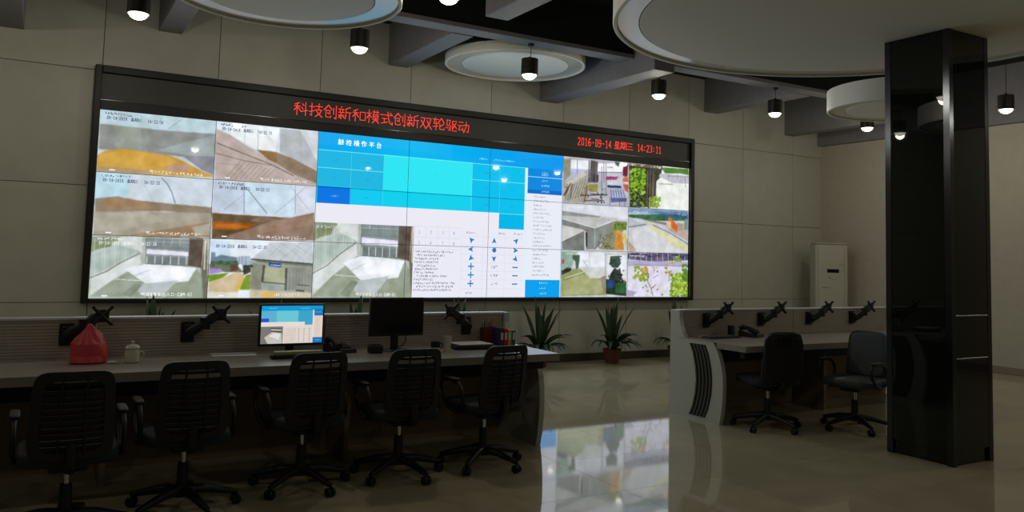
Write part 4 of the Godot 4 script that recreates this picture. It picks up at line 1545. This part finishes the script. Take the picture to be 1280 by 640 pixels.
# ---------------------------------------------------------------- air conditioner
func build_air_conditioner() -> void:
	var t := thing("air_conditioner", "tall white floor-standing air conditioner in the corner beside the video wall", "air conditioner", Vector3(11.2, 0, 0.52), -0.55)
	part("body", Vector3(-0.27, 0.0, -0.17), Vector3(0.27, 1.85, 0.15), 0.02, M.enamel, t)
	part("front_panel", Vector3(-0.235, 0.06, 0.15), Vector3(0.205, 1.8, 0.168), 0.008, M.enamel, t)
	part("display_window", Vector3(-0.09, 1.37, 0.168), Vector3(0.11, 1.43, 0.172), 0.002, M.display_black, t)
	part("badge", Vector3(0.11, 1.5, 0.168), Vector3(0.2, 1.512, 0.171), 0.001, M.enamel_line, t)
	part("badge", Vector3(0.15, 1.4, 0.168), Vector3(0.19, 1.415, 0.171), 0.001, M.enamel_line, t)
	part("name_plate", Vector3(-0.18, 1.11, 0.168), Vector3(-0.06, 1.125, 0.171), 0.001, M.enamel_line, t)
	for k in 8:
		part("air_slat", Vector3(-0.2, 0.2 + k * 0.05, 0.168), Vector3(0.17, 0.23 + k * 0.05, 0.176), 0.002, M.enamel, t)
	part("top_cap", Vector3(-0.265, 1.85, -0.165), Vector3(0.265, 1.87, 0.16), 0.008, M.enamel, t)
	var st := mb()
	var arc := []
	for k in 9:
		var a := PI * 1.15 + PI * 0.45 * k / 8.0
		arc.append(Vector3(0.02 + cos(a) * 0.1, 1.36 + sin(a) * 0.1, 0.17))
	tube(st, arc, 0.004, 6)
	obj("chrome_arc", st, M.chrome, t)

# ---------------------------------------------------------------- things on the desks
func monitor_arm(label: String, x: float, z: float, s: float) -> void:
	var t := thing("monitor_arm", label, "monitor arm", Vector3(x, 0.778, z), 0.0, "empty monitor arms on the partitions")
	var st := mb()
	box(st, Vector3(-0.045, 0.06, 0.001), Vector3(0.045, 0.205, 0.018), 0.004)
	box(st, Vector3(-0.03, 0.08, 0.018), Vector3(0.03, 0.19, 0.055), 0.008)
	obj("clamp", st, M.plastic_black, t)
	st = mb()
	var e := Vector3(s * 0.1, 0.2, 0.1)
	tube(st, [Vector3(0, 0.13, 0.05), Vector3(s * 0.03, 0.15, 0.075), e], [0.036, 0.036, 0.032], 10)
	tube(st, [e - Vector3(0, 0.042, 0), e + Vector3(0, 0.042, 0)], 0.036, 12)
	obj("lower_arm", st, M.plastic_black, t)
	st = mb()
	var f := Vector3(s * 0.2, 0.262, 0.09)
	tube(st, [e, e.lerp(f, 0.5) + Vector3(0, 0.012, 0), f], [0.032, 0.036, 0.026], 10)
	obj("upper_arm", st, M.plastic_black, t)
	st = mb()
	box(st, f + Vector3(-0.042, -0.042, 0.012), f + Vector3(0.042, 0.042, 0.034), 0.006)
	for d in [Vector2(-1, -1), Vector2(1, -1), Vector2(1, 1), Vector2(-1, 1)]:
		var g := f + Vector3(d.x * 0.055, d.y * 0.055, 0.03)
		tube(st, [f + Vector3(0, 0, 0.022), g], [0.018, 0.011], 6)
		tube(st, [g - Vector3(0, 0, 0.008), g + Vector3(0, 0, 0.01)], 0.011, 8)
	obj("screen_bracket", st, M.plastic_black, t)

func monitor(called: String, label: String, at: Vector3, w: float, h: float, y0: float, turn: float, lit: bool) -> void:
	var t := thing(called, label, "monitor", at, turn)
	part("casing", Vector3(-w / 2, y0, -0.02), Vector3(w / 2, y0 + h, 0.018), 0.006, M.plastic_black, t)
	var st := mb()
	var b := 0.013
	var p := [Vector3(-w / 2 + b, y0 + h - b, 0.0188), Vector3(w / 2 - b, y0 + h - b, 0.0188), Vector3(w / 2 - b, y0 + b + 0.006, 0.0188), Vector3(-w / 2 + b, y0 + b + 0.006, 0.0188)]
	var uv := [Vector2(0, 0), Vector2(1, 0), Vector2(1, 1), Vector2(0, 1)]
	for k in [0, 1, 2, 0, 2, 3]:
		st.set_uv(uv[k])
		st.add_vertex(p[k])
	obj("screen", st, M.desk_screen if lit else M.display_black, t)
	if lit:
		var l := AreaLight3D.new()
		l.name = "screen_light"
		l.area_size = Vector2(w - 0.03, h - 0.03)
		l.light_color = Color(0.85, 0.93, 1.0)
		l.light_energy = 0.006
		l.shadow_enabled = true
		l.position = Vector3(0, y0 + h / 2, 0.022)
		l.rotation.y = PI
		t.add_child(l)
	st = mb()
	box(st, Vector3(-0.03, 0.012, -0.045), Vector3(0.03, y0 + h * 0.4, -0.021), 0.006)
	obj("stand_neck", st, M.plastic_black, t)
	st = mb()
	lathe(st, [Vector2(0, 0.012), Vector2(0.095, 0.012), Vector2(0.11, 0.006), Vector2(0.112, 0.0), Vector2(0, 0)], Vector3(0, 0, -0.02), 28)
	obj("stand_foot", st, M.plastic_black, t)
	if not lit:
		st = mb()
		tube(st, [Vector3(0.09, y0 + 0.01, -0.022), Vector3(0.095, y0 - 0.05, -0.03), Vector3(0.07, 0.03, -0.05), Vector3(0.0, 0.012, -0.08)], 0.004, 6)
		obj("cable", st, M.plastic_black, t)
		part("power_light", Vector3(w / 2 - 0.03, y0 + 0.008, 0.018), Vector3(w / 2 - 0.022, y0 + 0.013, 0.0195), 0.0, M.chrome, t)

func telephone(label: String, at: Vector3, turn: float) -> void:
	var t := thing("telephone", label, "telephone", at, turn)
	var st := mb()
	prism(st, outline([-0.1, 0.0, -0.1, 0.062, 0.1, 0.028, 0.105, 0.0]), 0, -0.085, 0.085)
	obj("base", st, M.plastic_black, t)
	st = mb()
	tube(st, [Vector3(-0.058, 0.052, 0.092), Vector3(-0.058, 0.062, 0.06), Vector3(-0.058, 0.092, 0.0), Vector3(-0.058, 0.098, -0.06), Vector3(-0.058, 0.082, -0.095)], [0.026, 0.027, 0.018, 0.025, 0.026], 10)
	obj("handset", st, M.plastic_dark, t)
	for r in 4:
		for c in 3:
			var z := 0.06 - r * 0.026
			part("key", Vector3(-0.015 + c * 0.028, 0.03 + (0.1 - z) * 0.17, z - 0.009), Vector3(0.005 + c * 0.028, 0.04 + (0.1 - z) * 0.17, z + 0.009), 0.002, M.grey_key, t)

func keyboard(label: String, at: Vector3, turn: float) -> void:
	var t := thing("keyboard", label, "keyboard", at, turn)
	part("tray", Vector3(-0.21, 0, -0.065), Vector3(0.21, 0.016, 0.065), 0.004, M.plastic_black, t)
	for r in 5:
		for c in 14:
			part("key", Vector3(-0.198 + c * 0.0283, 0.016, -0.056 + r * 0.0225), Vector3(-0.174 + c * 0.0283, 0.022, -0.037 + r * 0.0225), 0.002, M.grey_key, t)

func build_desk_things() -> void:
	var wt := 0.757
	# the lit monitor repeats the control page of the video wall
	var small := Image.create(512, 288, false, Image.FORMAT_RGB8)
	canvas = small
	clip = Rect2i(0, 0, 512, 288)
	small.fill(Color("e4d8d0"))
	for r in [[0, 0, 512, 40, "0f9ad8"], [0, 38, 426, 88, "5cb4d2"], [124, 38, 180, 88, "6ccad8"], [0, 96, 62, 32, "2a50cc"], [304, 38, 122, 110, "3fa6cc"], [426, 34, 12, 254, "e8e0dc"], [438, 26, 74, 52, "1a7cc0"], [432, 246, 80, 42, "1878c0"], [438, 78, 70, 168, "e8d4c8"], [0, 124, 360, 36, "e8e0da"], [0, 158, 180, 130, "7c7a72"]]:
		small.fill_rect(Rect2i(r[0], r[1], r[2], r[3]), Color(r[4]))
	poly("c8c6be", [30, 240, 90, 200, 170, 210, 176, 288, 60, 288])
	poly("e6e4dc", [70, 230, 110, 206, 160, 212, 150, 260])
	poly("5a5850", [80, 168, 172, 172, 168, 204, 84, 196])
	poly("d8d6ce", [84, 178, 168, 182, 168, 190, 84, 186])
	for y in range(176, 282, 16):
		scribble(192, 288, y, 5, "8c8884")
		for x in [308, 352, 398]:
			small.fill_rect(Rect2i(x, y, 9, 5), Color("787878"))
	scribble(60, 130, 14, 7, "d8f0fa")
	scribble(320, 400, 16, 6, "c8e8f6")
	scribble(452, 494, 46, 8, "d8ecf8")
	for y in range(90, 240, 14):
		scribble(448, 490, y, 5, "b0a098")
	scribble(452, 494, 262, 7, "c8e4f6")
	var m := mat("desk_screen", "040404", 0.3)
	m.emission_enabled = true
	m.emission = Color(0, 0, 0)
	m.emission_texture = ImageTexture.create_from_image(small)
	m.emission_energy_multiplier = 0.95
	monitor("desk_monitor", "lit monitor showing the blue control page on the long desk", Vector3(1.11, wt, 3.95), 0.47, 0.3, 0.068, 0.0, true)
	monitor("desk_monitor", "switched-off black monitor with a hanging cable on the long desk", Vector3(1.93, wt, 3.93), 0.445, 0.295, 0.115, 0.0, false)
	var arms := [[-0.31, 3.642, 1.0, "black monitor arm clamped behind the red bag"], [0.45, 3.642, 1.0, "black monitor arm between the white jar and the lit monitor"], [2.68, 3.642, -1.0, "black monitor arm bent back towards the switched-off monitor, beside the pen holder"],
		[5.42, 3.642, 1.0, "black monitor arm above the keyboard and telephone, first from the white end panel"], [6.2, 3.642, 1.0, "black monitor arm second from the white end panel"], [6.95, 3.642, 1.0, "black monitor arm third from the white end panel"], [7.68, 3.642, 1.0, "black monitor arm fourth from the white end panel, next to the column"]]
	for a in arms:
		monitor_arm(a[3], a[0], a[1], a[2])
	# red plastic bag, gathered to a peak
	var st := mb()
	gid += 1
	st.set_smooth_group(gid)
	var prof := [[0.0, 0.1], [0.012, 0.112], [0.05, 0.108], [0.09, 0.11], [0.125, 0.1], [0.155, 0.08], [0.185, 0.056], [0.21, 0.034], [0.23, 0.022], [0.245, 0.013]]
	var g := []
	var seg := 30
	var crumple := FastNoiseLite.new()
	crumple.frequency = 9.0
	crumple.seed = 4
	for j in prof.size():
		var row := []
		for i in seg:
			var a := TAU * i / seg
			var c := crumple.get_noise_3d(cos(a) * 0.1, prof[j][0], sin(a) * 0.1)
			var pleat := 0.09 * sin(a * 9.0 + c * 3.0) * clampf(j * 0.14, 0.15, 1.0)
			var r: float = prof[j][1] * (1.0 + 0.22 * c * (1.0 if j > 0 else 0.3) + pleat)
			row.append(Vector3(cos(a) * r + (0.012 * c if j > 5 else 0.0), prof[j][0], sin(a) * r * 0.8))
		g.append(row)
	for j in prof.size() - 1:
		st.set_smooth_group(-1 if j % 3 == 1 else gid)
		for i in seg:
			var i2 := (i + 1) % seg
			oquad(st, g[j][i], g[j][i2], g[j + 1][i2], g[j + 1][i], Vector3(g[j][i].x, 0.02, g[j][i].z))
	for i in seg:
		var i2 := (i + 1) % seg
		otri(st, g[0][i], g[0][i2], Vector3(), Vector3(0, -1, 0))
		otri(st, g[prof.size() - 1][i], g[prof.size() - 1][i2], Vector3(0, 0.252, 0), Vector3(0, 1, 0))
	var bag := obj("plastic_bag", st, M.bag_red, self)
	bag.position = Vector3(-0.19, wt, 3.96)
	tag(bag, "crumpled red plastic bag standing on the long desk", "bag")
	# white lidded jar
	var jar := thing("lidded_jar", "small white ceramic jar with a knobbed lid beside the red bag", "jar", Vector3(0.06, wt, 4.02))
	st = mb()
	lathe(st, [Vector2(0, 0), Vector2(0.036, 0), Vector2(0.044, 0.006), Vector2(0.047, 0.05), Vector2(0.041, 0.085), Vector2(0.038, 0.092)], Vector3(), 24)
	obj("body", st, M.ceramic, jar)
	st = mb()
	lathe(st, [Vector2(0.047, 0.091), Vector2(0.048, 0.096), Vector2(0.034, 0.112), Vector2(0.008, 0.12), Vector2(0.008, 0.126), Vector2(0.012, 0.132), Vector2(0.008, 0.139), Vector2(0, 0.141)], Vector3(), 24)
	obj("lid", st, M.ceramic, jar)
	st = mb()
	tube(st, [Vector3(0.043, 0.07, 0), Vector3(0.066, 0.066, 0), Vector3(0.07, 0.04, 0), Vector3(0.045, 0.025, 0)], 0.006, 8)
	obj("handle", st, M.ceramic, jar)
	st = mb()
	cushion(st, Vector3(0, 0.009, 0), Vector3(0.035, 0.009, 0.02), 0.7, 16, 8)
	var tis := obj("crumpled_tissue", st, M.paper, self)
	tis.position = Vector3(-0.055, wt, 4.04)
	tag(tis, "small crumpled white tissue between the red bag and the white jar", "tissue")
	for k in 2:
		st = mb()
		box(st, Vector3(-0.148, 0.0, -0.105), Vector3(0.148, 0.001, 0.105), 0.0)
		var sh := obj("paper_sheet", st, M.paper, self)
		sh.position = Vector3(0.74 + k * 0.012, wt + 0.0002 + k * 0.0012, 3.79 + k * 0.01)
		sh.rotation.y = -0.06 - k * 0.1
		tag(sh, ["white paper sheet lying under another, left of the lit monitor", "white paper sheet lying on top, left of the lit monitor"][k], "paper")
	# the flat olive box in front of the lit monitor, and the telephone beside it
	var ob := thing("document_box", "flat olive-green box in front of the lit monitor", "box", Vector3(1.12, wt, 4.12))
	part("tray", Vector3(-0.19, 0, -0.04), Vector3(0.19, 0.026, 0.04), 0.004, M.plastic_dark, ob)
	part("lid", Vector3(-0.17, 0.026, -0.035), Vector3(0.17, 0.05, 0.035), 0.005, M.olive, ob)
	telephone("black desk telephone between the two monitors", Vector3(1.5, wt, 3.88), 0.2)
	st = mb()
	box(st, Vector3(-0.05, 0, -0.04), Vector3(0.05, 0.06, 0.04), 0.008)
	box(st, Vector3(-0.035, 0.06, -0.03), Vector3(0.035, 0.066, 0.03), 0.003)
	var sb := obj("card_reader", st, M.plastic_dark, self)
	sb.position = Vector3(1.73, wt, 4.02)
	tag(sb, "small black box at the foot of the switched-off monitor", "box")
	# mug, white paper cup, papers, pen holder, binders
	var mug := thing("mug", "black and white mug beside the tall white cup", "mug", Vector3(2.2, wt, 4.08))
	st = mb()
	lathe(st, [Vector2(0, 0), Vector2(0.034, 0), Vector2(0.037, 0.004), Vector2(0.037, 0.035)], Vector3(), 20)
	obj("foot_band", st, M.ceramic, mug)
	st = mb()
	lathe(st, [Vector2(0.0375, 0.035), Vector2(0.038, 0.078), Vector2(0.034, 0.078), Vector2(0.033, 0.012), Vector2(0, 0.012)], Vector3(), 20)
	obj("body", st, M.plastic_black, mug)
	st = mb()
	tube(st, [Vector3(0.036, 0.065, 0), Vector3(0.058, 0.06, 0), Vector3(0.058, 0.03, 0), Vector3(0.036, 0.022, 0)], 0.005, 8)
	obj("handle", st, M.plastic_black, mug)
	st = mb()
	lathe(st, [Vector2(0, 0), Vector2(0.025, 0), Vector2(0.033, 0.118), Vector2(0.0345, 0.12), Vector2(0.031, 0.12), Vector2(0.024, 0.006), Vector2(0, 0.006)], Vector3(), 24)
	var cup := obj("paper_cup", st, M.ceramic, self)
	cup.position = Vector3(2.29, wt, 4.1)
	tag(cup, "tall white paper cup on the long desk near the mug", "cup")
	for k in 3:
		st = mb()
		box(st, Vector3(-0.11, 0.0, -0.15), Vector3(0.11, [0.022, 0.016, 0.006][k], 0.15), 0.002)
		var bk := obj("document_folder", st, [M.plastic_dark, M.grey_key, M.paper][k], self)
		bk.position = Vector3(2.56 + k * 0.006, wt + [0.0, 0.0222, 0.0384][k], 3.95)
		bk.rotation.y = 1.35 + k * 0.12
		tag(bk, ["thick black folder at the bottom of the stack beside the pen holder", "dark grey folder in the middle of the stack beside the pen holder", "pale sheaf of papers on top of the stack beside the pen holder"][k], "folder")
	var ph := thing("pen_holder", "dark red pen holder full of pens beside the binders", "pen holder", Vector3(2.84, wt, 3.73))
	st = mb()
	box(st, Vector3(-0.045, 0, -0.04), Vector3(0.045, 0.006, 0.04), 0.001)
	for q in [[-0.045, -0.04, 0.045, -0.036], [-0.045, 0.036, 0.045, 0.04], [-0.045, -0.036, -0.041, 0.036], [0.041, -0.036, 0.045, 0.036]]:
		box(st, Vector3(q[0], 0.006, q[1]), Vector3(q[2], 0.14, q[3]), 0.001)
	obj("holder", st, M.red_holder, ph)
	for k in 6:
		st = mb()
		var bx := -0.03 + 0.012 * k
		tube(st, [Vector3(bx, 0.008, 0.01), Vector3(bx * 1.6, 0.17 + 0.02 * (k % 3), 0.004 * (k % 2))], 0.004, 6)
		obj("pen", st, [M.plastic_black, M.steel, M.red][k % 3], ph)
	var cols := ["violet", "red", "yellow", "green"]
	for k in 4:
		var bt := thing("binder", ["violet", "red", "yellow", "green"][k] + " binder standing beside the pen holder", "binder", Vector3(2.905 + k * 0.038, wt, 3.79))
		part("cover", Vector3(-0.017, 0, -0.09), Vector3(0.017, 0.15 - 0.008 * k, 0.09), 0.003, M[cols[k]], bt)
		part("spine_label", Vector3(-0.011, 0.05, 0.09), Vector3(0.011, 0.11, 0.0908), 0.0003, M.paper, bt)
	# right desk
	keyboard("black keyboard on the desk with the louvred end panel", Vector3(5.4, wt, 3.88), 0.05)
	telephone("black desk telephone beside the keyboard on the desk with the louvred end panel", Vector3(5.84, wt, 3.86), 0.35)
	st = mb()
	box(st, Vector3(-0.1, 0.0, -0.07), Vector3(0.1, 0.004, 0.07), 0.001)
	var pp := obj("notepad", st, M.paper, self)
	pp.position = Vector3(5.36, wt, 3.74)
	tag(pp, "pale notepad behind the keyboard", "notepad")
	var ck := thing("desk_speaker", "small upright black speaker between the keyboard and the telephone", "speaker", Vector3(5.66, wt, 3.76))
	part("body", Vector3(-0.025, 0, -0.03), Vector3(0.025, 0.11, 0.03), 0.006, M.plastic_black, ck)
	part("grille", Vector3(-0.019, 0.02, 0.03), Vector3(0.019, 0.1, 0.032), 0.001, M.grey_key, ck)
